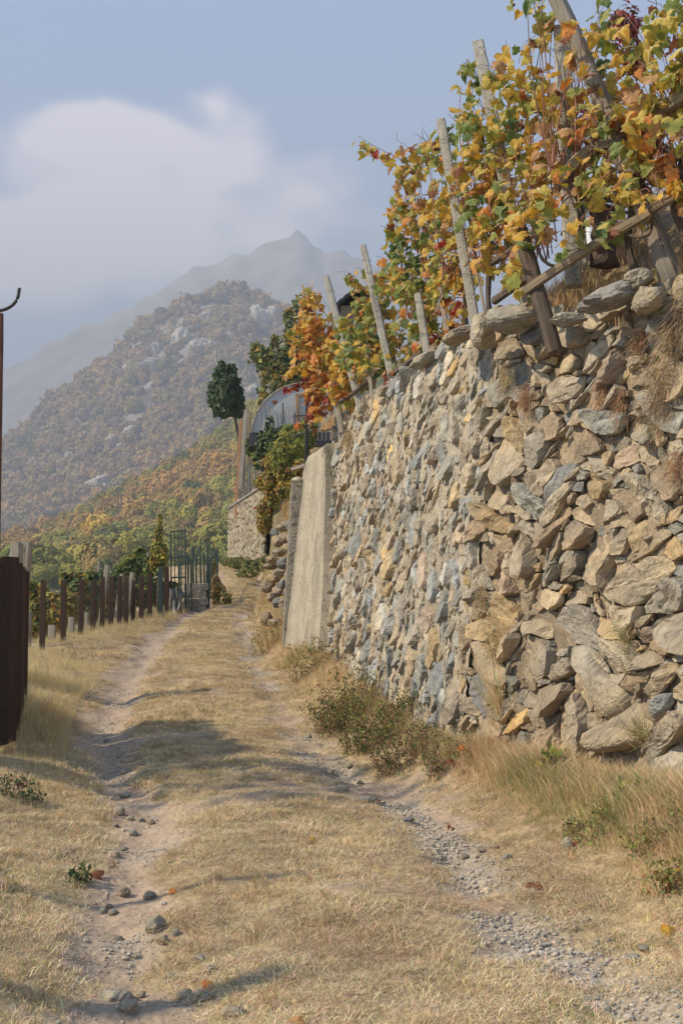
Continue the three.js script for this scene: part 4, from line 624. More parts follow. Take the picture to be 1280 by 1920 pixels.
nl += vine('yellow green vine behind the tallest thin concrete post', [880, 600, 11.0], [[820, 290, 11.4, 28, 36, 'mix', 0.9], [845, 350, 11.3, 30, 50, 'gold'], [820, 410, 11.5, 26, 40, 'mix'], [850, 450, 11.2, 32, 50, 'rust'], [835, 530, 11.4, 34, 44, 'gold', 0.9], [870, 540, 11, 26, 44, 'rust', 0.6], [850, 600, 11.2, 24, 24, 'low', 0.7]], { shoots: [[830, 290, 845, 232, 11.3, 'green', 6]], seed: 14 });
nl += vine('vine climbing the second tall post, dark green leaves at its outer edge', [930, 590, 10.0], [[880, 150, 10.2, 16, 36, 'green', 0.8], [875, 220, 10.2, 22, 40, 'green', 0.8], [905, 250, 10, 34, 54, 'mix'], [890, 330, 10.1, 42, 54, 'gold'], [930, 320, 9.9, 34, 56, 'gold'], [895, 410, 10.1, 40, 44, 'mix'], [935, 420, 9.8, 40, 48, 'gold'], [910, 480, 10, 36, 34, 'rust', 0.7]], { shoots: [[905, 160, 868, 118, 10.1, 'green', 6], [920, 150, 948, 75, 9.9, 'dark', 0], [900, 220, 845, 205, 10.1, 'mix', 5]], seed: 15, size: 0.11 });
nl += vine('broad golden vine in the middle of the terrace over the dark timber stake', [1000, 590, 9.2], [[950, 150, 9.6, 34, 40, 'gold', 0.9], [990, 170, 9.4, 40, 48, 'gold'], [960, 240, 9.5, 42, 50, 'mix'], [1010, 260, 9.3, 40, 50, 'rust'], [970, 330, 9.4, 44, 46, 'gold'], [1020, 340, 9.2, 36, 44, 'rust'], [985, 410, 9.2, 44, 40, 'gold'], [950, 400, 9.5, 26, 36, 'green', 0.9], [965, 480, 9.3, 40, 34, 'rust', 0.7], [985, 540, 9.1, 24, 20, 'gold', 0.6], [985, 430, 8.45, 34, 40, 'gold', 0.9], [1000, 390, 8.4, 30, 30, 'mix', 0.9], [1050, 350, 8.45, 30, 26, 'rust', 0.8], [955, 510, 8.9, 20, 24, 'gold', 0.6]], { shoots: [[960, 130, 900, 150, 9.5, 'gold', 5], [1000, 150, 1015, 60, 9.4, 'gold', 7]], seed: 16, size: 0.112 });
nl += vine('vine twined round the big leaning wooden pole', [1080, 480, 8.9], [[1035, 45, 9, 26, 34, 'mix', 0.7], [1000, 5, 9, 24, 20, 'mix', 0.7], [1065, 110, 8.9, 26, 40, 'rust', 0.8], [1040, 200, 9, 34, 44, 'gold', 0.9], [1085, 250, 8.8, 40, 40, 'rust'], [1060, 310, 8.9, 40, 36, 'rust', 0.8], [1115, 60, 8.7, 30, 50, 'mix', 0.7], [1060, 380, 8.8, 34, 24, 'gold', 0.5], [1140, 140, 8.6, 30, 44, 'mix', 0.8], [1085, 170, 8.3, 34, 34, 'rust', 0.6], [1070, 80, 8.4, 26, 30, 'gold', 0.5], [1125, 215, 8.2, 30, 26, 'rust', 0.6]], { shoots: [[1030, 60, 970, -6, 9, 'mix', 8]], seed: 17, size: 0.112, canes: 30 });
nl += vine('tan and orange vine hanging over the upper timber rail', [1190, 470, 8.3], [[1180, 250, 8.4, 44, 40, 'rust'], [1165, 190, 8.4, 40, 44, 'rust'], [1210, 210, 8.2, 44, 50, 'rust'], [1150, 310, 8.4, 40, 36, 'mix', 0.9], [1200, 310, 8.2, 40, 40, 'rust', 0.9], [1180, 370, 8.3, 50, 34, 'rust', 0.7], [1120, 330, 8.6, 24, 30, 'gold', 0.6], [1140, 240, 8.5, 30, 30, 'gold', 0.8], [1110, 300, 8.25, 30, 22, 'mix', 0.8], [1190, 245, 7.9, 36, 22, 'rust', 0.7], [1215, 385, 7.75, 30, 26, 'rust', 0.6], [1090, 430, 8.2, 26, 22, 'rust', 0.6], [1150, 410, 8.0, 30, 22, 'mix', 0.6], [1065, 460, 8.3, 22, 18, 'gold', 0.5], [1130, 360, 8.3, 40, 30, 'rust', 0.7]], { seed: 18, size: 0.115, canes: 34 });
nl += vine('vine filling the upper right corner above the terrace', [1290, 430, 8.0], [[1190, 60, 8.4, 40, 44, 'mix', 0.7], [1230, 110, 8.2, 46, 50, 'gold'], [1260, 40, 8.1, 44, 50, 'mix', 0.9], [1265, 170, 8, 40, 50, 'rust'], [1250, 260, 8, 40, 44, 'rust', 0.9], [1265, 330, 7.9, 36, 40, 'rust', 0.9], [1240, 380, 8, 40, 24, 'rust', 0.5], [1330, 150, 7.9, 50, 130, 'gold', 0.7], [1330, 320, 7.9, 50, 80, 'rust', 0.7]], { seed: 19, size: 0.115, canes: 34 });

// ---------------------------------------------------------------- posts, poles and rails of the trellis
function stake(name, label, cat, mat, top, foot, w, h, opt = {}, group) {
  const a = P(...foot), b = P(...top), dir = b.clone().sub(a), f = a.clone().addScaledVector(dir.clone().normalize(), -0.25), t = thing(name, label, cat, f, group), g = new Bag();
  g.bar(V(0, 0, 0), b.clone().sub(f), w, h, V(1, 0, 0.25), { seg: 10, wear: 0.03, seed: H3(top[0], top[1], 1) * 9, ...opt }); part(name === 'concrete_post' ? 'shaft' : 'stake_shaft', g.geo(), mat, t);
  return [t, f, b];
}
const tied = (t, f, b, s, r) => { const p = b.clone().sub(f).multiplyScalar(s), ring = []; for (let k = 0; k <= 12; k++) ring.push(V(p.x + Math.cos(k / 12 * 6.283) * r, p.y + 0.006 * Math.sin(k * 2), p.z + Math.sin(k / 12 * 6.283) * r)); part('wire_tie', new Bag().tube(ring, 0.0022, 4).geo(), M.wire, t); };
for (const [label, top, foot, w, h] of [
  ['leaning concrete post standing clear of the leaves at the far left of the vineyard', [611, 519, 16.6], [677, 772, 16.3], 0.095, 0.085],
  ['leaning concrete post half hidden among green leaves, second from the far end', [680, 461, 14.8], [736, 716, 14.4], 0.085, 0.08],
  ['tall thin concrete post leaning left against the sky, its foot on the wall crown', [826, 226, 10.5], [889, 598, 10.2], 0.085, 0.08],
  ['concrete post whose square top stands out above the golden leaves', [896, 80, 9.9], [985, 540, 9.6], 0.105, 0.10],
  ['stout upright concrete post behind the big wooden pole', [1052, 52, 9.0], [1072, 478, 8.9], 0.13, 0.12],
  ['short white concrete post low between vine stems, above the sloping capstone', [783, 552, 11.9], [801, 668, 11.7], 0.075, 0.07],
]) { const [t, f, b] = stake('concrete_post', label, 'post', M.post, top, foot, w, h, { ch: 0.14, wear: 0.02 }); for (const s of [0.3, 0.52, 0.72, 0.9]) tied(t, f, b, s, w * 0.74); }
stake('vine_stake', 'thin grey stake with no leaves right of the short white post', 'stake', M.greyWood, [822, 530, 11.4], [840, 632, 11.2], 0.05, 0.045);
stake('vine_stake', 'slim pale rod beside the tall thin concrete post', 'stake', M.greyWood, [880, 410, 10.4], [904, 560, 10.2], 0.028, 0.024);
stake('vine_stake', 'grey weathered stake rising from the foot of the far golden vine', 'stake', M.greyWood, [622, 690, 17.2], [636, 782, 17.0], 0.08, 0.07);
stake('vine_stake', 'pale stake seen through the red leaves under the second leaning post', 'stake', M.greyWood, [687, 655, 15.2], [697, 735, 15], 0.05, 0.05);
stake('vine_stake', 'white stake between the stout concrete post and the white house', 'stake', M.post, [1083, 330, 9.6], [1092, 450, 9.6], 0.06, 0.05);
stake('vine_stake', 'dark timber stake leaning at the wall edge under the lower rail', 'stake', M.bark, [972, 424, 8.75], [1024, 604, 8.55], 0.115, 0.11, { wear: 0.10, ch: 0.3 });
{
  const a = P(1250, 500, 8.15), b = P(1033, -24, 8.75), t = thing('wooden_pole', 'big weathered wooden pole leaning across the upper right vines', 'pole', a), L = b.clone().sub(a);
  const pts = curl3(V(0, 0, 0).addScaledVector(L, -0.05), L, -0.04, rng(3), 0.05, 16); part('pole_shaft', new Bag().tube(pts, pts.map((_, k) => 0.080 - 0.0012 * k), 12, null, 0.16).geo(), M.darkGrey, t);
  const kn = L.clone().multiplyScalar(0.62); part('knot', slabGeo(0.05, 0.04, 0.045, 12, [1, 1, 1], 0.3), M.darkGrey, t, kn.add(V(-0.02, 0, 0.07)));
}
function rail(label, p, q, w, h, mat = M.timber, bow = 0) { const a = P(...p), b = P(...q), t = thing('timber_rail', label, 'rail', a); part('beam', new Bag().bar(V(0, 0, 0), b.clone().sub(a), w, h, V(0.3, 1, 0.4), { seg: 16, wear: 0.045, ch: 0.16, seed: p[0] * 0.01, bow }).geo(), mat, t); }
rail('upper timber rail sloping up to the right from the foot of the wooden pole', [1122, 276, 8.55], [1330, 150, 7.7], 0.095, 0.07);
rail('short timber rail continuing the upper rail down to the left', [1040, 345, 8.75], [1132, 262, 8.58], 0.09, 0.07, M.timber, 0.02);
rail('lower timber rail with a sawn left end, resting on the dark stake', [984, 546, 8.62], [1218, 398, 7.95], 0.062, 0.055, M.timber, 0.015);
rail('thin timber rail running right from the lower rail under the vines', [1195, 405, 8.05], [1330, 330, 7.8], 0.06, 0.055);
rail('short dark rail end behind the tall thin concrete post', [922, 492, 9.7], [972, 462, 9.4], 0.055, 0.05, M.bark);
rail('dark rail low among the stems left of the dark timber stake', [925, 565, 9.5], [1000, 512, 9.1], 0.06, 0.05, M.bark);
rail('dark sloping rail under the vines by the second leaning post', [740, 700, 14.4], [850, 612, 11.8], 0.06, 0.06, M.bark);
rail('grey rail near the soil at the far golden vine', [640, 755, 16.9], [720, 690, 15], 0.055, 0.05, M.bark);
{
  // old black vine stump in the gap under the upper rail, and a thick looping vine arm
  const a = P(1130, 440, 8.9), t = thing('vine_stump', 'dark gnarled vine stump in the gap beside the stout concrete post', 'stump', a), R = rng(41);
  part('trunk', new Bag().tube(curl3(V(0, -0.25, 0), P(1105, 350, 8.9).sub(a), 0, R, 0.12, 8), [0.11, 0.10, 0.085, 0.10, 0.075, 0.085, 0.06, 0.05, 0.03], 9, null, 0.4).geo(), M.bark, t);
  for (const [x, y] of [[1090, 370], [1150, 360], [1135, 330], [1180, 400]]) part('branch', new Bag().tube(curl3(P(1112, 385, 8.9).sub(a), P(x, y, 8.85).sub(a), -0.03, R, 0.1, 6), [0.04, 0.034, 0.03, 0.024, 0.02, 0.014, 0.009], 6, null, 0.4).geo(), M.bark, t);
  const arm = (label, pts, r) => { const q = new THREE.CatmullRomCurve3(pts.map((p) => P(...p))).getPoints(30), o = q[0].clone(); const tt = thing('gnarled_vine', label, 'vine branch', o); part('bark_skin', new Bag().tube(q.map((p) => p.sub(o)), q.map((_, k) => r * (1.1 - 0.012 * k)), 6, null, 0.25).geo(), M.bark, tt); };
  arm('thick vine arm looping down below the lower rail', [[1000, 430, 8.6], [1020, 490, 8.5], [1060, 500, 8.45], [1100, 470, 8.4], [1130, 440, 8.35]], 0.013);
  arm('curved brown vine arm hanging from the upper rail', [[1105, 250, 8.5], [1112, 275, 8.45], [1140, 275, 8.4], [1165, 235, 8.3]], 0.011);
  arm('bent vine arm sweeping under the rightmost leaves', [[1150, 410, 8.3], [1175, 440, 8.2], [1215, 440, 8.1], [1225, 380, 8.1], [1260, 300, 8]], 0.012);
  arm('old dark vine arm twisting up in the rightmost leaves', [[1290, 350, 8], [1262, 320, 8], [1255, 290, 8], [1225, 265, 8.1], [1200, 240, 8.1]], 0.034);
  arm('red brown shoot running level behind the tall thin concrete post', [[800, 430, 11.5], [860, 465, 11.2], [920, 490, 10.6], [960, 500, 10]], 0.008);
}
for (const [k, y0, y1] of [[0, 0.55, 0.5], [1, 1.0, 0.95], [2, 1.5, 1.4]]) {            // trellis wires
  const pts = []; for (let i = 0; i <= 24; i++) { const u = lerp(uOf(7.6), uOf(16.9), i / 24), w = wallPt(u, wallTop(u), -0.55); pts.push(V(w.x, w.y + lerp(y0, y1, i / 24) + 0.25 - 0.03 * Math.abs(Math.sin(i * 0.8)), w.z)); }
  solo('trellis_wire', new Bag().tube(pts, 0.0022, 4).geo(), M.wire, ['lowest', 'middle', 'topmost'][k] + ' of the thin wires strung along the vineyard posts', 'wire');
}
// ---------------------------------------------------------------- what shows behind the vines
{
  const a = P(1132, 480, 24), t = thing('white_house', 'white house glimpsed through the vines by the stout concrete post', 'house', a), w = 0.30, h = 1.15;
  const wall = new Bag(); wall.bar(V(0, -1.5, -1), V(0, h, -1), 2 * w, 2, V(1, 0, 0), { seg: 2, ch: 0.01 }); part('wall', wall.geo(), M.white, t);
  const roof = new Bag(); for (const s of [-1, 1]) roof.bar(V(0, h + 0.3, -1), V(s * (w + 0.2), h - 0.08, -1), 2.3, 0.07, V(0, 0, 1), { seg: 3, ch: 0.1 }); part('roof', roof.geo(), M.slate, t);
  const win = part('window', new Bag().bar(V(0.1, 0.5, 0.02), V(0.1, 0.9, 0.02), 0.2, 0.05, V(1, 0, 0), { seg: 1 }).geo(), M.slate, t); part('sill', new Bag().bar(V(-0.05, 0.47, 0.05), V(0.25, 0.47, 0.05), 0.05, 0.08, V(0, 1, 0), { seg: 1 }).geo(), M.white, win);
}
{
  const a = P(672, 620, 24), t = thing('vineyard_shed', 'small brown shed with a dark slate roof behind the leaning posts', 'shed', a);
  part('wall', new Bag().bar(V(0, -1, -0.8), V(0, 0.55, -0.8), 0.8, 1.5, V(1, 0, 0), { seg: 2, ch: 0.02 }).geo(), M.timber, t);
  const slates = new Bag(); for (const s of [-1, 1]) { const r = new Bag(); r.bar(V(0, 0.92, -0.8), V(s * 0.55, 0.46, -0.8), 1.75, 0.05, V(0, 0, 1), { seg: 3, ch: 0.1 }); part('roof_slope', r.geo(), M.slate, t); for (let k = 0; k < 5; k++) { const q = k / 5; part('slate', new Bag().bar(V(s * 0.55 * (q + 0.02), 0.95 - 0.46 * q, -0.8), V(s * 0.55 * (q + 0.22), 0.93 - 0.46 * (q + 0.22), -0.8), 1.78, 0.018, V(0, 0, 1), { seg: 4, wear: 0.03 }).geo(), M.slate, t); } }
}

// ================================================================ LEFT OF THE ROAD
{
  // plank gate, seen from its shaded side, running away along the verge
  const A = P(4, 1052, 9.7), B = P(38, 1060, 12.0), a = onGround(A.x, 9.7), b = onGround(B.x, 12.0), t = thing('plank_gate', 'dark rusty brown plank gate standing open along the left verge', 'gate', a);
  const dir = V(b.x - a.x, 0, b.z - a.z), L = dir.length(); dir.normalize(); const n = 9;
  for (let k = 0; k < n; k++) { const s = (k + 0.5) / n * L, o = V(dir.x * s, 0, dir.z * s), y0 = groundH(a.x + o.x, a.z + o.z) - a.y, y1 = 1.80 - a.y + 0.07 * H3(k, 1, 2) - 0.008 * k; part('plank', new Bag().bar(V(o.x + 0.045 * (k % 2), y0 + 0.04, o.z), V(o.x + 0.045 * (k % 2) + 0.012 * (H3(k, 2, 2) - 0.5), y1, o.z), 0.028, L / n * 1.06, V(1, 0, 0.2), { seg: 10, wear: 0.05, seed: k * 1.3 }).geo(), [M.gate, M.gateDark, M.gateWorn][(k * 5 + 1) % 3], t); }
  for (const y of [0.35, 1.25]) for (let k = 0; k < n; k += 1) { const s = (k + 0.5) / n * L; part('nail_head', slabGeo(0.012, 0.012, 0.012, 60 + k, [1, 1, 1], 0), M.iron, t, V(dir.x * s + 0.045 * (k % 2) + 0.016, y + 0.04 * (b.y - a.y), dir.z * s)); }
  for (const y of [0.4, 1.3]) part('cross_rail', new Bag().bar(V(-0.05, y, 0), V(dir.x * L - 0.05, y + b.y - a.y, dir.z * L), 0.09, 0.05, V(0, 1, 0), { seg: 6, wear: 0.02 }).geo(), M.gate, t);
  const nearPost = P(-36, 1050, 9.35); part('gate_post', new Bag().bar(V(nearPost.x - a.x - 0.02, -0.1, nearPost.z - a.z), V(nearPost.x - a.x - 0.02, 1.82 - a.y, nearPost.z - a.z), 0.30, 0.10, V(1, 0, 0.2), { seg: 8, wear: 0.02 }).geo(), M.gate, t);
}
{
  // rusty pole with a curled hook on top
  const top = P(4, 588, 9.2), base = onGround(top.x - 0.02, 9.2, -0.1), t = thing('rusty_pole', 'tall rusty steel pole with a curled hook at its top', 'pole', base), h = top.y - base.y;
  part('pole_shaft', new Bag().bar(V(0.012, 0, 0), V(0, h, 0), 0.062, 0.055, V(1, 0, 0), { seg: 14, wear: 0.015 }).geo(), M.rust, t);
  const q = new THREE.CatmullRomCurve3([[-36, 580], [-8, 583], [10, 580], [24, 572], [33, 560], [37, 540]].map(([x, y]) => P(x, y, 9.2).sub(base))).getPoints(20); part('hook', new Bag().tube(q, 0.014, 8).geo(), M.iron, t);
}
const greyPost = (label, top, foot, w, h, mat = M.greyWood) => stake('vineyard_post', label, 'post', mat, top, foot, w, h, { wear: 0.035, ch: 0.16 });
greyPost('grey post with a flat cut top just behind the plank gate, darker of the pair', [33, 1018, 14], [18, 1220, 14], 0.14, 0.10);
greyPost('pale grey post with a rounded top just behind the plank gate, leaning against its twin', [52, 1016, 14.2], [33, 1230, 14.2], 0.13, 0.10);
greyPost('tall grey leaning post standing out above the picket fence', [202, 1060, 26.2], [188, 1178, 26.2], 0.105, 0.09);
greyPost('grey post tilted right between the pickets near the middle of the fence', [249, 1073, 27.6], [237, 1160, 27.6], 0.105, 0.09);
greyPost('short grey post behind the pickets, just left of the tilted one', [229, 1076, 27], [217, 1168, 27], 0.09, 0.08);
greyPost('thin far post end poking above the vines behind the fence', [186, 1052, 33], [184, 1085, 33], 0.07, 0.06);
greyPost('thin far post between the fence and the leafy climbing pole', [278, 1036, 34], [277, 1085, 34], 0.07, 0.06);
for (const [k, label] of [[0, 'low weathered stump post at the foot of the fence beside the gate'], [1, 'short thick stump post seen through the first pickets'], [2, 'pair stump post behind the third picket'], [3, 'rounded grey stump post behind the fourth picket'], [4, 'slim stump post wrapped in wire near the fifth picket']]) { const q = [[55, 1145, 20.6, 1212], [99, 1172, 22, 1215], [135, 1157, 23.4, 1205], [146, 1172, 23.8, 1203], [164, 1148, 24.6, 1200]][k]; greyPost(label, [q[0], q[1], q[2]], [q[0] - 2, q[3], q[2]], [0.09, 0.14, 0.12, 0.10, 0.08][k], 0.09); }
{
  // picket fence of dark slats with wire netting
  const list = [[82, 1087, 11], [120, 1087, 11], [154, 1087, 10], [176, 1088, 10], [193, 1081, 9], [210, 1082, 10], [225, 1080, 9], [238, 1084, 9], [251, 1088, 8], [266, 1077, 9], [281, 1073, 9], [313, 1062, 9]];
  const first = P(82, 1215, 20), t = thing('picket_fence', 'fence of dark weathered pickets with wire netting along the left verge', 'fence', onGround(first.x, 20)), o = t.position, tops = [], feet = [];
  list.forEach(([px, py, w], k) => {
    const d = lerp(20, 28.8, (px - 82) / 231), top = P(px, py, d), foot = onGround(top.x + 0.03 * (H3(k, 2, 7) - 0.5), d, -0.06); tops.push(top); feet.push(foot);
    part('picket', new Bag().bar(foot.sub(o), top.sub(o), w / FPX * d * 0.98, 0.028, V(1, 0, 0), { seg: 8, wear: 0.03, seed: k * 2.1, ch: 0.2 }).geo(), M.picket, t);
  });
  const g = new Bag(); g.bar(onGround(P(302, 1160, 28.4).x, 28.4, -0.06).sub(o), P(301, 1062, 28.4).sub(o), 0.11, 0.05, V(1, 0, 0), { seg: 4 }); part('metal_post', g.geo(), M.greenPaint, t);
  const wn = new Bag(), at = (s, v) => { const k = Math.min(list.length - 2, Math.floor(s)), f = s - k, a = feet[k].clone().lerp(feet[k + 1], f), b = tops[k].clone().lerp(tops[k + 1], f); const p = a.lerp(b, v); p.x -= 0.04; return p; };
  for (let r = 0; r <= 9; r++) { const pts = []; for (let s = 0; s <= list.length - 1.01; s += 0.25) { const p = at(s, 0.06 + r * 0.093); p.y += 0.01 * Math.sin(s * 3 + r); pts.push(p); } wn.tube(pts, 0.0016, 3); }
  for (let s = 0.05; s < list.length - 1.05; s += 0.085) wn.tube([at(s, 0.05), at(s + 0.02, 0.5), at(s, 0.9)], 0.0013, 3);
  tag(part('wire_netting', wn.geo(), M.wire, t), null, null, null, 'stuff');
}
{
  // tall narrow wrought gate leaf, and the barred metal fence beside the road
  const bars = (t, list, r) => list.forEach(([a, b]) => part('bar', new Bag().tube([a, b], r, 5).geo(), M.greenPaint, t));
  const d = 31, o = P(333, 1150, d), t = thing('metal_gate', 'tall narrow dark green gate leaf of thin bars behind the fence end', 'gate', o), L = (x, y, dd = d) => P(x, y, dd).sub(o);
  bars(t, [[L(320, 997), L(322, 1150)], [L(347, 993), L(349, 1150)], [L(320, 997), L(347, 994)], [L(321, 1045), L(348, 1043)], [L(321, 1083), L(348, 1082)]], 0.022); bars(t, [327, 334, 340].map((x) => [L(x, 995), L(x + 1.5, 1148)]), 0.013);
  const o2 = P(360, 1148, 31), t2 = thing('metal_fence', 'low dark green metal fence of spaced uprights beside the concrete block', 'fence', o2), K = (x, y, dd) => P(x, y, dd).sub(o2);
  for (const [x, y0, y1, dd] of [[337, 1053, 1152, 30.5], [358, 1049, 1146, 30.8], [361, 1024, 1110, 32], [375, 1024, 1110, 32.5], [389, 1022, 1090, 33.5], [352, 1040, 1130, 31.6], [367, 1040, 1120, 32.2], [382, 1036, 1110, 32.8]]) part('upright', new Bag().tube([K(x, y0, dd), K(x + 2, y1, dd)], 0.026, 6).geo(), M.greenPaint, t2);
  for (const y of [1052, 1095, 1140]) part('cross_wire', new Bag().tube([K(337, y + 1, 30.5), K(358, y - 1, 30.8), K(386, y - 5, 31.5)], 0.006, 4).geo(), M.greenPaint, t2);
  { const nt = new Bag(); for (let k = 0; k <= 10; k++) nt.tube([K(337, lerp(1058, 1150, k / 10), 30.6), K(358, lerp(1054, 1145, k / 10), 30.9), K(388, lerp(1040, 1120, k / 10), 33)], 0.0045, 3); for (let k = 0; k <= 26; k++) { const x = lerp(337, 388, k / 26), dd = lerp(30.6, 33, k / 26); nt.tube([K(x, lerp(1058, 1040, k / 26), dd), K(x, lerp(1150, 1120, k / 26), dd)], 0.004, 3); } tag(part('netting', nt.geo(), M.greenPaint, t2), null, null, null, 'stuff'); }
  const o3 = onGround(P(390, 1140, 31.8).x, 31.8), t3 = thing('barred_gate', 'dark green barred gate swung open toward the road crest', 'gate', o3), a = V(0, 0.06, 0), q = P(408, 1090, 37).sub(o3), yt = P(388, 1053, 31.8).sub(o3).y, ye = P(408, 1026, 37).sub(o3).y;
  part('gate_post', new Bag().bar(V(0, -0.1, 0), V(0, yt + 0.04, 0), 0.10, 0.08, V(1, 0, 0), { seg: 3 }).geo(), M.greenPaint, t3);
  for (let k = 1; k <= 8; k++) { const f = k / 8, x = q.x * f, z = q.z * f; part('bar', new Bag().tube([V(x, lerp(0.08, q.y + 0.15, f), z), V(x, lerp(yt, ye, f), z)], k === 8 ? 0.03 : 0.018, 6).geo(), M.greenPaint, t3); }
  for (const f of [0.06, 0.5, 0.96]) part('rail_bar', new Bag().tube([V(0, lerp(0.08, yt, f), 0), V(q.x, lerp(q.y + 0.15, ye, f), q.z)], 0.018, 6).geo(), M.greenPaint, t3);
  const o4 = P(363, 1150, 31.6), t4 = thing('concrete_block_wall', 'low pale concrete block wall behind the green metal fence', 'wall', o4);
  for (let r = 0; r < 4; r++) for (let c = 0; c < 3; c++) { const w = 0.205, x0 = -0.31 + c * (w + 0.004) + (r % 2 ? 0.05 : 0), y0 = r * 0.20; part('block', new Bag().bar(V(x0, y0 + 0.1, 0), V(x0 + w, y0 + 0.1 + 0.01 * c, -0.04 * c), 0.192, 0.16, V(0, 1, 0), { seg: 2, wear: 0.01, ch: 0.06, seed: r * 3 + c }).geo(), M.post, t4); }
  // posts, plastic sheets seen through the fence end
  const o5 = P(328, 1150, 29.6), t5 = thing('plastic_sheet', 'crumpled grey plastic sheet stretched behind the fence end', 'sheet', o5), b = new Bag(); let prev = null;
  for (let i = 0; i <= 14; i++) { const row = []; for (let j = 0; j <= 10; j++) { const p = P(lerp(318, 342, i / 14), lerp(1150, 1102 + 3 * Math.sin(i * 0.5), j / 10), 29.6 + 0.3 * fbm(i * 0.5, j * 0.3, 1, 2)).sub(o5); row.push(b.v(p.x, p.y, p.z)); } if (prev) for (let j = 0; j < 10; j++) b.quad(prev[j], prev[j + 1], row[j + 1], row[j]); prev = row; }
  part('sheet_fold', b.geo(), M.wire, t5);
}

// ================================================================ LEAFY THINGS
// many small leaf faces spread through a set of lobes; lobes are [x, y, z, rx, ry, rz, share]
function leafCloud(lobes, n, size, pal, R, { shell = 0.5, long = 1.7, hang = 0 } = {}) {
  const b = new Bag(), nn = V(0, 0, 0), e = V(0, 0, 0), a = V(0, 0, 0); let tot = 0; for (const l of lobes) tot += l[6] ?? l[3] * l[4];
  for (const l of lobes) {
    const m = Math.round(n * (l[6] ?? l[3] * l[4]) / tot);
    for (let k = 0; k < m; k++) {
      const v = V(R() * 2 - 1, R() * 2 - 1, R() * 2 - 1).normalize(), r = lerp(Math.cbrt(R()), 1, shell * R()) * (0.72 + 0.50 * noise3(v.x * 2.6 + l[0] * 3, v.y * 2.6 + l[1], v.z * 2.6)), x = l[0] + v.x * r * l[3], y = l[1] + v.y * r * l[4], z = l[2] + v.z * r * l[5];
      nn.set(v.x + (R() - 0.5) * 1.8, v.y + (R() - 0.3) * 1.6, v.z + (R() - 0.5) * 1.8).normalize(); a.set(R() - 0.5, R() - 0.5 - hang, R() - 0.5).normalize(); e.copy(a).cross(nn).normalize(); a.copy(nn).cross(e);
      const s = size * (0.6 + 0.8 * R()), q = 0.75 + 0.5 * R(), c0 = pick(pal, R()), c = c0.map((t) => t * q), L = s * long * 0.5, f = s * 0.22;
      const i = b.v(x - a.x * L, y - a.y * L, z - a.z * L, c); b.v(x + e.x * s * 0.5 + nn.x * f, y + e.y * s * 0.5 + nn.y * f, z + e.z * s * 0.5 + nn.z * f, c); b.v(x + a.x * L, y + a.y * L, z + a.z * L, c); b.v(x - e.x * s * 0.5 + nn.x * f, y - e.y * s * 0.5 + nn.y * f, z - e.z * s * 0.5 + nn.z * f, c); b.tri(i, i + 1, i + 2); b.tri(i, i + 2, i + 3);
    }
  }
  return b.geo();
}
const C = { olive: [0.20, 0.19, 0.055], green: [0.12, 0.165, 0.05], dgreen: [0.05, 0.085, 0.035], lime: [0.29, 0.31, 0.075], yellow: [0.48, 0.35, 0.06], gold: [0.42, 0.25, 0.045], orange: [0.40, 0.16, 0.04], red: [0.34, 0.055, 0.04], brown: [0.20, 0.11, 0.05], tan: [0.38, 0.27, 0.14], straw: [0.52, 0.39, 0.20], rust: [0.32, 0.15, 0.075], dead: [0.27, 0.20, 0.13] };
function tree(name, label, cat, base, trunk, lobes, n, size, pal, seed, opt = {}) {
  const R = rng(seed), t = thing(name, label, cat, base, opt.group), w = new Bag();
  if (trunk) { w.tube(curl3(V(0, -0.2, 0), V(trunk[0], trunk[1], trunk[2] ?? 0), 0, R, trunk[4] ?? 0.1, 8), [1.15, 1.05, 1, 0.95, 0.9, 0.85, 0.8, 0.72, 0.6].map((k) => k * trunk[3]), 8, null, 0.15); for (const l of lobes) w.tube(curl3(V(trunk[0] * 0.85, trunk[1] * 0.85, 0), V(l[0], l[1], l[2]), -0.04, R, 0.12, 6), [0.6, 0.5, 0.42, 0.34, 0.26, 0.18, 0.1].map((k) => k * trunk[3]), 6, null, 0.15); part(opt.stem ?? 'trunk', w.geo(), M.bark, t); }
  part(opt.crown ?? 'crown', leafCloud(lobes, n, size, pal, R, opt), M.foliage, t);
  return t;
}
const lobesPx = (o, list) => list.map(([px, py, d, rx, ry, sh]) => { const p = P(px, py, d).sub(o); return [p.x, p.y, p.z, rx / FPX * d, ry / FPX * d, rx / FPX * d * 0.9, sh ?? rx * ry]; });
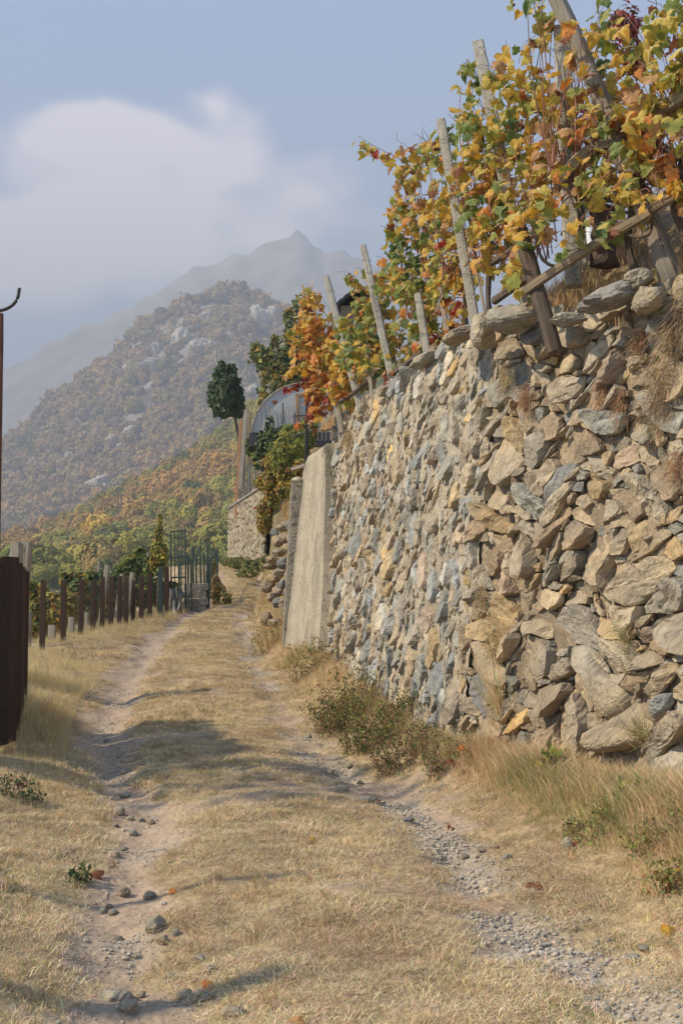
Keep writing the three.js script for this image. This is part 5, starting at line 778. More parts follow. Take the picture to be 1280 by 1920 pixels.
{
  let o = P(449, 830, 47); const pal = [[[0.07, 0.105, 0.045], 6], [[0.11, 0.15, 0.065], 3], [[0.22, 0.25, 0.13], 1]];
  tree('clipped_tree', 'dark green clipped evergreen on a thin leaning trunk above the old wall', 'tree', o, [P(438, 760, 47).sub(o).x, P(440, 768, 47).sub(o).y, 0, 0.06, 0.08], lobesPx(o, [[421, 748, 47, 28, 30], [415, 722, 47, 16, 26], [434, 704, 47, 10, 26], [404, 745, 47, 13, 26], [438, 752, 47, 16, 26], [424, 768, 47, 29, 14], [428, 735, 46.6, 18, 30], [446, 768, 47, 12, 16], [396, 730, 47, 8, 12, 70], [416, 690, 47, 7, 16, 90], [441, 722, 47, 8, 16, 90], [408, 700, 47, 7, 14, 60], [450, 740, 47, 7, 18, 80]]), 3000, 0.17, pal, 5, { shell: 0.1 });
  o = P(535, 760, 44); const pal2 = [[C.green, 4], [C.olive, 5], [C.dgreen, 0.8], [C.lime, 2], [C.gold, 2], [C.tan, 1.2]];
  tree('garden_tree', 'loose green tree turning gold behind the greenhouse', 'tree', o, [0, 1.2, 0, 0.1, 0.15], lobesPx(o, [[520, 690, 44, 40, 34], [490, 668, 44, 26, 22, 300], [478, 655, 44, 14, 16, 90], [555, 660, 44, 34, 46], [545, 715, 44, 40, 30], [505, 730, 44, 26, 26, 300], [590, 690, 44, 40, 50], [515, 640, 44, 10, 16, 90], [545, 600, 44.5, 16, 30, 200], [560, 575, 44.5, 16, 24, 150], [500, 755, 44, 24, 18, 200]]), 4200, 0.13, pal2, 6, { shell: 0 });
  o = P(545, 905, 26); tree('feathery_bush', 'feathery yellow green bush hanging over the bank by the black post', 'bush', o, null, lobesPx(o, [[545, 845, 26, 34, 34], [530, 862, 26, 26, 30], [562, 838, 26, 22, 34], [548, 815, 26.5, 24, 18], [575, 815, 26.5, 20, 26]]), 9000, 0.035, [[C.lime, 4], [[0.36, 0.32, 0.06], 4], [C.green, 2], [C.yellow, 0.8]], 7, { long: 4, shell: 0.2, hang: 0.4 });
  o = P(520, 960, 27); tree('creeper', 'yellow leaved creeper spilling over the bank above the tumbled stones', 'creeper', o, null, lobesPx(o, [[520, 895, 27, 30, 24], [545, 890, 26, 28, 26], [500, 905, 28, 22, 18], [540, 920, 25.5, 24, 16], [495, 970, 27, 16, 34, 250], [565, 880, 25, 14, 20, 120], [508, 935, 27, 16, 26, 200], [520, 870, 27, 34, 18, 250]]), 4200, 0.075, [[C.gold, 4], [C.yellow, 3], [C.olive, 2.5], [C.lime, 2], [C.orange, 1], [C.tan, 1]], 8, { shell: 0.3 });
  o = P(495, 850, 37); tree('climber', 'dark green climber on the railing below the greenhouse', 'climber', o, null, lobesPx(o, [[474, 838, 38.5, 16, 20], [500, 830, 37.5, 20, 24], [492, 862, 37.5, 22, 20], [525, 815, 36.5, 22, 16], [548, 808, 36, 22, 10, 120], [505, 800, 37, 8, 22, 90], [520, 840, 36.5, 24, 20], [580, 795, 35.5, 20, 14, 120]]), 2000, 0.10, [[C.green, 4], [C.dgreen, 4], [C.lime, 1.2], [C.yellow, 0.35]], 9, { shell: 0.3 });
  o = P(470, 1060, 41); tree('verge_herbs', 'low green herbs at the foot of the old wall where the road crests', 'plant', o, null, lobesPx(o, [[450, 1056, 42, 26, 12, 300], [480, 1060, 39, 26, 14, 300], [430, 1054, 43.5, 18, 8, 120], [500, 1056, 36, 14, 16, 200], [465, 1075, 38, 22, 8, 120]]), 2600, 0.055, [[C.green, 4], [C.olive, 3], [C.lime, 2], [C.straw, 1.4]], 10, { hang: -0.6, long: 2.4 });
  o = P(415, 1140, 33); tree('weed_clump', 'yellowing weed clump at the foot of the barred gate', 'plant', o, null, lobesPx(o, [[412, 1118, 33, 14, 24], [404, 1100, 33.5, 10, 20, 200], [424, 1126, 32.6, 10, 14], [398, 1070, 34, 7, 26, 90]]), 2200, 0.06, [[C.gold, 2], [C.straw, 3], [C.olive, 3], [C.orange, 1.2], [C.lime, 1]], 12, { hang: -0.5, long: 2.6 });
  o = P(296, 1150, 29.2); tree('leafy_pole', 'thin pole overgrown with yellow green leaves at the fence end', 'climber', o, [0.02, P(298, 1000, 29.2).sub(o).y, 0, 0.035, 0.03], lobesPx(o, [[298, 1000, 29.2, 7, 18, 70], [296, 1030, 29.2, 11, 24, 200], [304, 1040, 29.2, 12, 22, 200], [290, 1055, 29.2, 9, 20, 120], [300, 975, 29.2, 4, 14, 30], [300, 1068, 29.2, 12, 14, 120]]), 900, 0.075, [[C.lime, 3], [C.yellow, 3], [C.green, 2], [C.gold, 1.5]], 13, { stem: 'stem' });
  const VINES = [['low green vine behind the middle of the picket fence', [[250, 1062, 31, 22, 24], [272, 1066, 31, 22, 20], [235, 1070, 31, 20, 18], [262, 1040, 31.5, 12, 16, 120], [285, 1060, 31, 16, 18]], [[C.lime, 4], [C.green, 4], [C.olive, 1], [C.yellow, 0.6]]], ['yellow and green vine seen through the left pickets', [[80, 1165, 25, 26, 44], [105, 1150, 25, 26, 40], [130, 1145, 25, 24, 36], [75, 1120, 26, 20, 24]], [[C.gold, 4], [C.yellow, 3], [C.olive, 3], [C.lime, 1.5], [C.orange, 1]]], ['dark green and gold vine behind the fourth and fifth pickets', [[150, 1115, 27, 26, 30], [180, 1100, 28, 26, 32], [205, 1105, 28.5, 26, 34], [140, 1088, 29, 30, 18], [165, 1150, 27, 24, 30], [190, 1085, 29, 20, 14, 200]], [[C.green, 3], [C.dgreen, 2], [C.gold, 2], [C.lime, 2], [C.olive, 2]]], ['green vine below the fence end beside the grey sheet', [[235, 1120, 30, 26, 34], [270, 1110, 30.5, 26, 34], [300, 1110, 31, 18, 30], [320, 1105, 32, 18, 16], [215, 1150, 29, 22, 30]], [[C.green, 3], [C.lime, 2], [C.gold, 1], [C.dgreen, 2]]]];
  VINES.forEach(([label, list, pal], k) => { const d = list[0][2], q = P(list[0][0], 1240, d); tree('lower_vine', label, 'vine', q, [0, P(list[0][0], list[0][1], d).sub(q).y, 0, 0.035, 0.1], lobesPx(q, list), 2600, 0.10, pal, 20 + k, { shell: 0.15, crown: 'foliage' }); });
  o = P(40, 1240, 23); tree('lower_vine', 'leafy vine tangle in the gap between the plank gate and the first picket', 'vine', o, null, lobesPx(o, [[62, 1195, 23, 10, 26], [68, 1150, 24, 10, 26], [60, 1108, 25, 12, 18, 200]]), 500, 0.085, [[C.olive, 3], [C.gold, 2], [C.green, 3]], 30, { crown: 'foliage' });
  o = P(1175, 150, 12); tree('red_shrub', 'dark red shrub showing through the topmost vine leaves', 'shrub', o, [0, 0.3, 0, 0.02, 0.05], lobesPx(o, [[1172, 50, 12, 34, 46], [1190, 110, 12, 26, 40], [1100, 220, 12.5, 22, 26]]), 380, 0.045, [[C.red, 4], [[0.20, 0.05, 0.05], 3], [C.rust, 2]], 31, { shell: 0, long: 2.2, stem: 'stem' });
  // tree outside the frame whose crown dapples the road by the gate
  o = onGround(-6.3, 8.1); tree('roadside_tree', 'half bare roadside tree left of the plank gate, outside the view', 'tree', o, [0.1, 4.0, 0, 0.11, 0.2], [[0.6, 4.7, 0.3, 1.2, 0.6, 1.0], [-0.4, 5.2, -0.6, 1.0, 0.6, 1.0], [0.3, 5.6, 0.9, 0.9, 0.5, 0.9], [1.2, 4.2, -1.1, 0.9, 0.5, 0.8]], 400, 0.12, [[C.olive, 3], [C.gold, 2]], 32, { shell: 0.2 });
  o = onGround(-3.6, 5.5); { const t = thing('boundary_post', 'slim tall boundary post left of the view', 'post', o); part('shaft', new Bag().bar(V(0, -0.1, 0), V(0.05, 2.85, 0.02), 0.06, 0.055, V(1, 0, 0), { seg: 8, wear: 0.03 }).geo(), M.greyWood, t); }
  o = onGround(-3.4, 3.95); { const t = thing('boundary_rail_post', 'short square boundary post left of the view', 'post', o); part('shaft', new Bag().bar(V(0, -0.1, 0), V(0.02, 2.6, 0), 0.14, 0.13, V(1, 0, 0), { seg: 8, wear: 0.03 }).geo(), M.greyWood, t); }
}
// ================================================================ GREENHOUSE, RAILING, BLACK POST
{
  const d = 38, c = P(578, 812, d), t = thing('greenhouse', 'arched grey plastic greenhouse on the terrace above the bank', 'greenhouse', c), rx = 106 / FPX * d, ry = 96 / FPX * d, len = 5.5, arch = (k, g = 1) => [Math.cos(k) * rx * g, Math.sin(k) * ry * g];
  const ax = V(0.06, 0.0, -1).normalize();
  const skin = new Bag(); let prev = null; for (let i = 0; i <= 10; i++) { const row = []; for (let j = 0; j <= 28; j++) { const [x, y] = arch(j / 28 * Math.PI), s = i / 10 * len, dip = 0.985 + 0.015 * Math.cos(i / 10 * Math.PI * 10); row.push(skin.v(x * dip + ax.x * s, y * dip, ax.z * s)); } if (prev) for (let j = 0; j < 28; j++) skin.quad(prev[j], prev[j + 1], row[j + 1], row[j]); prev = row; }
  part('plastic_cover', skin.geo(), M.plastic, t);
  const end = new Bag(), ci = end.v(0, 0, -0.03); const rim = []; for (let j = 0; j <= 28; j++) { const [x, y] = arch(j / 28 * Math.PI, 0.985); rim.push(end.v(x, y, -0.03)); } for (let j = 0; j < 28; j++) end.tri(ci, rim[j], rim[j + 1]); part('end_sheet', end.geo(), M.plastic, t);
  for (let i = 0; i <= 4; i++) { const pts = []; for (let j = 0; j <= 28; j++) { const [x, y] = arch(j / 28 * Math.PI, 1.004), s = i / 4 * len; pts.push(V(x + ax.x * s, y, ax.z * s + (i ? 0 : 0.02))); } part('hoop', new Bag().tube(pts, 0.028, 6).geo(), i ? M.wire : M.greyWood, t); }
  const f = part('door_frame', new Bag().bar(V(-0.36, 0, 0.02), V(-0.36, 1.25, 0.02), 0.11, 0.05, V(1, 0, 0), { seg: 3 }).geo(), M.orangeWood, t); part('lintel', new Bag().bar(V(-0.42, 1.25, 0.02), V(0.5, 1.30, 0.02), 0.09, 0.05, V(0, 1, 0), { seg: 2 }).geo(), M.orangeWood, f);
  for (let k = 0; k < 22; k++) { const x = -rx * 0.86 + k * 0.135, h = Math.min(ry * Math.sqrt(Math.max(0, 1 - (x / rx) ** 2)) * 0.98, 0.78 + 0.1 * Math.sin(k)); part('rib', new Bag().tube([V(x, -0.25, 0.06), V(x, h * 0.7, 0.07), V(x - 0.02, h, 0.05), V(x - 0.07, h + 0.03, 0.02)], 0.012, 5).geo(), M.greyWood, t); }
  part('upright', new Bag().tube([V(-0.82, -0.3, 0.09), V(-0.83, 0.98, 0.09)], 0.02, 6).geo(), M.iron, t); part('crossbar', new Bag().tube([V(-0.5, 0.55, 0.08), V(0.3, 0.6, 0.08)], 0.015, 5).geo(), M.iron, t);
  const base = new Bag(); base.bar(V(-rx - 0.1, -0.2, -0.1), V(rx, -0.2, -0.1), 0.5, 0.16, V(0, 1, 0), { seg: 4 }); part('sill_beam', base.geo(), M.slate, t);
}
{
  const o = P(475, 940, 42), t = thing('railing', 'grey railing with netting on top of the old stone wall', 'railing', o), L = (x, y, d) => P(x, y, d).sub(o);
  for (const [x, y0, y1, d] of [[450, 800, 952, 47], [458, 870, 948, 45.5], [468, 868, 940, 44], [479, 850, 932, 42.4], [490, 840, 925, 41], [499, 835, 920, 40], [506, 815, 914, 39.3]]) part('upright', new Bag().tube([L(x, y0, d), L(x, y1, d)], 0.035, 5).geo(), M.wire, t);
  const net = new Bag(); for (let k = 0; k < 15; k++) net.tube([L(451, lerp(872, 948, k / 14), 46.5), L(479, lerp(855, 930, k / 14), 42.4), L(506, lerp(838, 910, k / 14), 39.3)], 0.007, 3); for (let k = 0; k < 46; k++) { const f = k / 45, x = lerp(451, 506, f), d = lerp(46.5, 39.3, f); net.tube([L(x, lerp(872, 838, f), d), L(x, lerp(948, 910, f), d)], 0.006, 3); } tag(part('netting', net.geo(), M.wire, t), null, null, null, 'stuff');
}
stake('wood_stake', 'pale split wooden stake beside the clipped evergreen', 'stake', M.greyWood, [462, 768, 44.5], [452, 905, 44.5], 0.17, 0.12, { wear: 0.07 });
stake('wood_stake', 'brown leaning board next to the pale split stake', 'stake', M.orangeWood, [452, 786, 45.5], [443, 960, 45.8], 0.12, 0.06, { wear: 0.05 });
stake('wood_stake', 'short weathered stake between the evergreen and the greenhouse', 'stake', M.timber, [468, 772, 43.5], [466, 860, 43.5], 0.13, 0.08, { wear: 0.05 });
{
  const top = P(577, 712, 19.6), foot = P(573, 905, 19.6), t = thing('black_post', 'black steel post with two bracket arms on top of the concrete panel', 'post', foot);
  part('post_shaft', new Bag().bar(V(0, -0.3, 0), top.clone().sub(foot), 0.06, 0.06, V(1, 0, 0), { seg: 4 }).geo(), M.iron, t);
  for (const [x0, y0, x1, y1, w] of [[546, 880, 590, 868, 0.065], [547, 818, 588, 806, 0.022]]) part('bracket_arm', new Bag().bar(P(x0, y0, 19.75).sub(foot), P(x1, y1, 19.55).sub(foot), w, 0.05, V(0, 1, 0), { seg: 2 }).geo(), w > 0.05 ? M.greyWood : M.greenPaint, t);
}

// ================================================================ GRASS, HERBS, STONES AND LEAVES ON THE GROUND
// a tuft of thin bent blades; lie 0 upright .. 1 flat
function tuft(seed, n, h, spread, lean, w, lie, pal) {
  const R = rng(seed), b = new Bag();
  for (let k = 0; k < n; k++) {
    const a = R() * 6.283, r = spread * Math.sqrt(R()), x = Math.cos(a) * r, z = Math.sin(a) * r, H = h * (0.45 + 0.75 * R()), dir = R() * 6.283, ln = lean * (0.3 + R()), up = lerp(1, 0.12 + 0.3 * R(), lie), c = pick(pal, R()).map((v) => v * (0.8 + 0.4 * R())), px = Math.cos(dir), pz = Math.sin(dir), tw = R() * 6.283, ex = Math.cos(tw) * w * (0.6 + 0.8 * R()), ez = Math.sin(tw) * w;
    const out = H * (ln + lie * 0.9), y0 = lie * 0.012 * R();
    const i = b.v(x - ex, y0, z - ez, c); b.v(x + ex, y0, z + ez, c); b.v(x + px * out * 0.35 + ex * 0.8, y0 + H * up * 0.62, z + pz * out * 0.35 + ez * 0.8, c); b.v(x + px * out * 0.35 - ex * 0.8, y0 + H * up * 0.62, z + pz * out * 0.35 - ez * 0.8, c); b.v(x + px * out, y0 + H * up * (lie > 0.5 ? 0.75 : 1), z + pz * out, c);
    b.quad(i, i + 1, i + 2, i + 3); b.tri(i + 3, i + 2, i + 4);
  }
  return b.geo();
}
const ST = [0.70, 0.55, 0.30], ST2 = [0.59, 0.45, 0.235], ST3 = [0.80, 0.655, 0.40], GG = [0.24, 0.25, 0.075], GO = [0.34, 0.31, 0.11], BR2 = [0.34, 0.22, 0.11], RD = [0.46, 0.25, 0.13], GD = [0.11, 0.15, 0.05];
function scatter(name, label, cat, geos, mat, spots) {
  geos.forEach((g, v) => {
    const mine = spots.filter((_, k) => k % geos.length === v); if (!mine.length) return;
    const m = new THREE.InstancedMesh(g, mat, mine.length), o = new THREE.Object3D(), c = new THREE.Color();
    mine.forEach((s, k) => { o.position.set(s[0], s[1], s[2]); o.rotation.set(s[5] ?? 0, s[3], s[6] ?? 0); o.scale.setScalar(s[4]); o.updateMatrix(); m.setMatrixAt(k, o.matrix); const t = s[7] ?? 1; Array.isArray(t) ? c.setRGB(...t) : c.setRGB(t, t, t); m.setColorAt(k, c); });
    m.name = numbered(name); tag(m, label, cat, null, 'stuff'); scene.add(m);
  });
}
const inView = (x, d, m = 1.3) => Math.abs(x) < d * 0.291 * m + 0.3;
{
  const R = rng(500), mats = [], greens = [], edge = [], tall = [], bank = [], bankG = [], bankR = [], topG = [];
  // cropped straw on the crown and verges of the road, thinning where wheels wear it away
  for (let k = 0; k < 120000; k++) {
    const d = 3.6 * Math.exp(R() * Math.log(46 / 3.6)), s = lerp(-2.6, 2.4, R()), x = roadX(d) + s; if (!inView(x, d) || x > wallX(d) || x < fenceX(d) - 0.4) continue;
    const ba = Math.max(bare(x, d), gravel(x, d)), n = fbm(x * 1.1, d * 1.1, 60, 3), n2 = fbm(x * 3.4, d * 3.4, 61, 2);
    if (R() < ba * 1.0 || R() > 0.12 + 1.5 * n2) continue;
    const sc = (0.5 + 0.8 * R() * (0.5 + n2)) * lerp(0.85, 1.35, sstep(6, 30, d)), t = (0.70 + 0.45 * R()) * lerp(0.80, 1.12, sstep(0.35, 0.62, n)), red = sstep(0.44, 0.36, n);
    if (n > 0.60 && R() < 0.35 * sstep(0.60, 0.72, n)) greens.push([x, groundH(x, -d) - 0.004, -d, R() * 6.28, sc * 0.9, 0, 0, t]); else mats.push([x, groundH(x, -d) - 0.004, -d, R() * 6.28, sc, 0, 0, [t, t * (1.0 - 0.06 * red), t * (0.92 + 0.14 * R() - 0.06 * red)]]);
  }
  const clumps = [];
  for (let k = 0; k < 9000; k++) { const d = 3.6 * Math.exp(R() * Math.log(40 / 3.6)), s = lerp(-2.4, 2.2, R()), x = roadX(d) + s; if (!inView(x, d) || x > wallX(d) - 0.4 || x < fenceX(d)) continue; const ba = Math.max(bare(x, d), gravel(x, d)), n2 = fbm(x * 2.6, d * 2.6, 64, 2); if (R() < ba * 1.3 || R() > sstep(0.42, 0.66, n2)) continue; const t = 0.66 + 0.5 * R(); clumps.push([x, groundH(x, -d) - 0.005, -d, R() * 6.28, (0.5 + 0.7 * R()) * lerp(0.8, 1.3, sstep(6, 28, d)), 0, 0, [t, t * 0.98, t * 0.9]]); }
  const sp = [[ST, 5], [ST2, 3], [ST3, 3], [BR2, 1.2], [GO, 0.7]];
  scatter('straw_grass', 'flattened straw coloured grass on the crown of the road', 'grass', [tuft(1, 20, 0.055, 0.06, 0.5, 0.0011, 0.8, sp), tuft(2, 20, 0.050, 0.065, 0.6, 0.0011, 0.92, sp), tuft(3, 18, 0.055, 0.055, 0.4, 0.0012, 0.6, sp)], M.grass, mats);
  scatter('straw_tufts', 'upright dry tufts dotted over the straw of the road', 'grass', [tuft(21, 22, 0.095, 0.045, 0.9, 0.0013, 0.15, [[ST, 4], [ST2, 4], [BR2, 2], [ST3, 2], [GO, 0.8]]), tuft(22, 18, 0.08, 0.05, 1.2, 0.0013, 0.25, [[ST, 4], [ST2, 4], [BR2, 3], [GO, 1]])], M.grass, clumps);
  const gp = [[GG, 3], [GO, 3], [ST, 2], [GD, 1]];
  scatter('short_green_grass', 'short greenish grass patches in the straw', 'grass', [tuft(4, 16, 0.055, 0.05, 0.5, 0.0017, 0.4, gp), tuft(5, 14, 0.05, 0.055, 0.6, 0.0017, 0.6, gp)], M.grass, greens);
  // uneven knee-high dry grass along the left verge and fence
  for (let k = 0; k < 30000; k++) {
    const d = 4.2 * Math.exp(R() * Math.log(34 / 4.2)), xf = fenceX(d), xr = roadX(d) - rutL(d) - lerp(0.45, 0.25, sstep(12, 28, d)), x = lerp(xf - 0.9, xr, Math.pow(R(), 0.8)); if (!inView(x, d)) continue;
    const e = (x - xf) / Math.max(0.3, xr - xf), n = fbm(x * 1.3, d * 1.3, 70, 3), low = lerp(0.0, 1, sstep(8.8, 11.5, d)) * lerp(1, 0.35, sstep(14, 19, d)), big = clamp(1.1 - 0.85 * sstep(0.25, 0.9, e)) * low * sstep(0.25, 0.75, n);
    if (R() > 0.9 * n + 0.1) continue; const t = 0.74 + 0.42 * R();
    tall.push([x, groundH(x, -d) - 0.01, -d, R() * 6.28, (lerp(0.15, 0.26, low) + 0.72 * big) * (0.6 + 0.7 * R()), 0, 0, [t, t * 0.97, t * 0.9]]);
  }
  const tp = [[ST3, 4], [ST, 4], [ST2, 2], [BR2, 1], [GO, 0.5]];
  scatter('tall_dry_grass', 'tall bleached dry grass along the left verge', 'grass', [tuft(6, 18, 0.36, 0.06, 0.55, 0.0020, 0, tp), tuft(7, 15, 0.42, 0.07, 0.45, 0.0019, 0, tp), tuft(8, 18, 0.28, 0.07, 0.8, 0.0020, 0.1, tp)], M.blades, tall);
  // bank under the wall
  for (let k = 0; k < 30000; k++) {
    const d = 4.2 * Math.exp(R() * Math.log(34 / 4.2)), xw = wallX(d), x0 = roadX(d) + rutL(d) + lerp(0.55, 0.2, sstep(8, 16, d)), x = lerp(x0, xw + 0.05, Math.pow(R(), 0.7)); if (!inView(x, d) || xw < x0) continue;
    const e = (x - x0) / Math.max(0.2, xw - x0), n = fbm(x * 1.6, d * 1.6, 80, 3), n3 = fbm(x * 0.9, d * 0.9, 84, 2), near = sstep(11, 8, d), t = 0.78 + 0.45 * R(), sc = lerp(0.16, lerp(0.42, 0.54, near), sstep(0.05, 0.6, e)) * (0.35 + 1.1 * n) * (0.7 + 0.6 * R()); if (R() > 0.10 + 1.3 * n * lerp(0.5, 0.9, near) - 0.25 * sstep(0.75, 1, e)) continue;
    (R() < 0.55 * sstep(0.45, 0.62, n3) + 0.10 ? bankG : R() < 0.65 * sstep(0.54, 0.40, n3) ? bankR : bank).push([x, groundH(x, -d) - 0.01, -d, R() * 6.28, sc, 0, 0, [t, t * 0.98, t * 0.92]]);
  }
  scatter('bank_dry_grass', 'dry pale grass on the bank under the stone wall', 'grass', [tuft(9, 18, 0.30, 0.10, 1.1, 0.0021, 0.1, [[ST3, 3], [ST, 4], [ST2, 2], [GO, 1.4]]), tuft(10, 14, 0.38, 0.09, 0.9, 0.0019, 0, [[ST3, 3], [ST, 3], [GO, 2]])], M.blades, bank);
  scatter('bank_green_grass', 'yellow green grass tufts on the bank under the stone wall', 'grass', [tuft(11, 18, 0.27, 0.09, 1.0, 0.0024, 0, [[GG, 4], [GO, 3], [ST, 1.5], [GD, 1]])], M.blades, bankG);
  scatter('bank_rusty_grass', 'rusty withered stems on the bank under the stone wall', 'grass', [tuft(12, 16, 0.28, 0.07, 0.9, 0.0020, 0.1, [[RD, 3], [BR2, 2], [ST2, 3], [ST, 2]])], M.blades, bankR);
  // grass along the crown of the wall, on the terrace and the far bank
  for (let k = 0; k < 5200; k++) { const u = lerp(uOf(6.6), U.panel, R()), inw = 0.05 + 2.0 * R() * R(), p = wallPt(u, wallTop(u), -0.02 - inw), f = footAt(u), n = fbm(u * 1.1, inw * 2, 90, 2), mid = sstep(9.3, 10.2, f.d) * sstep(16.4, 15.4, f.d); if (R() < 0.35 + 0.45 * mid + 0.3 * (n < 0.45)) continue; const t = 0.8 + 0.4 * R(); topG.push([p.x, terraceH(u, inw) - 0.02, p.z, R() * 6.28, (0.4 + 0.6 * R()) * (mid ? 0.7 : 1), 0, 0, [t, t * 0.95, t * 0.86]]); }
  for (let k = 0; k < 9000; k++) { const d = lerp(18.4, 46, R()), i = 3.2 * R() * R() + (d > 38 ? 0.5 : 0.05), x = bankX(d, i), t = 0.8 + 0.4 * R(); topG.push([x, bankH(d, i) - 0.02, -d, R() * 6.28, 0.6 + 0.9 * R(), 0, 0, [t, t * 0.96, t * 0.86]]); }
  scatter('terrace_dry_grass', 'dry straw and rusty grass on the terrace edge and bank above the walls', 'grass', [tuft(13, 18, 0.28, 0.07, 0.7, 0.0021, 0, [[ST3, 2], [ST, 3], [ST2, 3], [RD, 1.2], [GO, 0.6]]), tuft(14, 16, 0.34, 0.06, 0.6, 0.0021, 0, [[ST3, 2], [ST2, 3], [RD, 2], [BR2, 1]])], M.blades, topG);
  // pebbles in the ruts
  const peb = [0, 1, 2].map((k) => { const g = new THREE.IcosahedronGeometry(1, 1), p = g.attributes.position; for (let i = 0; i < p.count; i++) { const v = V(p.getX(i), p.getY(i), p.getZ(i)), r = 0.7 + 0.6 * noise3(v.x * 1.7 + k * 5, v.y * 1.7, v.z * 1.7); p.setXYZ(i, v.x * r, v.y * r * 0.65, v.z * r); } g.deleteAttribute('normal'); g.computeVertexNormals(); g.setAttribute('color', new THREE.Float32BufferAttribute(new Float32Array(p.count * 3).fill(1), 3)); return g; });
  const pb = []; for (let k = 0; k < 200000 && pb.length < 34000; k++) { const d = 3.9 * Math.exp(R() * Math.log(26 / 3.9)), s = lerp(-1.9, 2.1, R()), x = roadX(d) + s; if (!inView(x, d)) continue; const g = gravel(x, d), b0 = bare(x, d); if (R() > g * 0.8 + b0 * 0.07 + 0.004) continue; const r = 0.0028 + 0.0075 * R() ** 3 * (0.6 + g) + (R() < 0.02 ? 0.012 * R() : 0), t = 0.75 + 0.45 * R(), base = pick([[[0.43, 0.37, 0.285], 4], [[0.38, 0.34, 0.275], 3], [[0.48, 0.38, 0.27], 2], [[0.31, 0.285, 0.24], 1]], R()); pb.push([x, groundH(x, -d) + r * 0.25, -d, R() * 6.28, r, 0, 0, base.map((v) => v * t)]); }
  scatter('gravel', 'small grey gravel washed along the wheel ruts', 'gravel', peb, M.crown, pb);
}
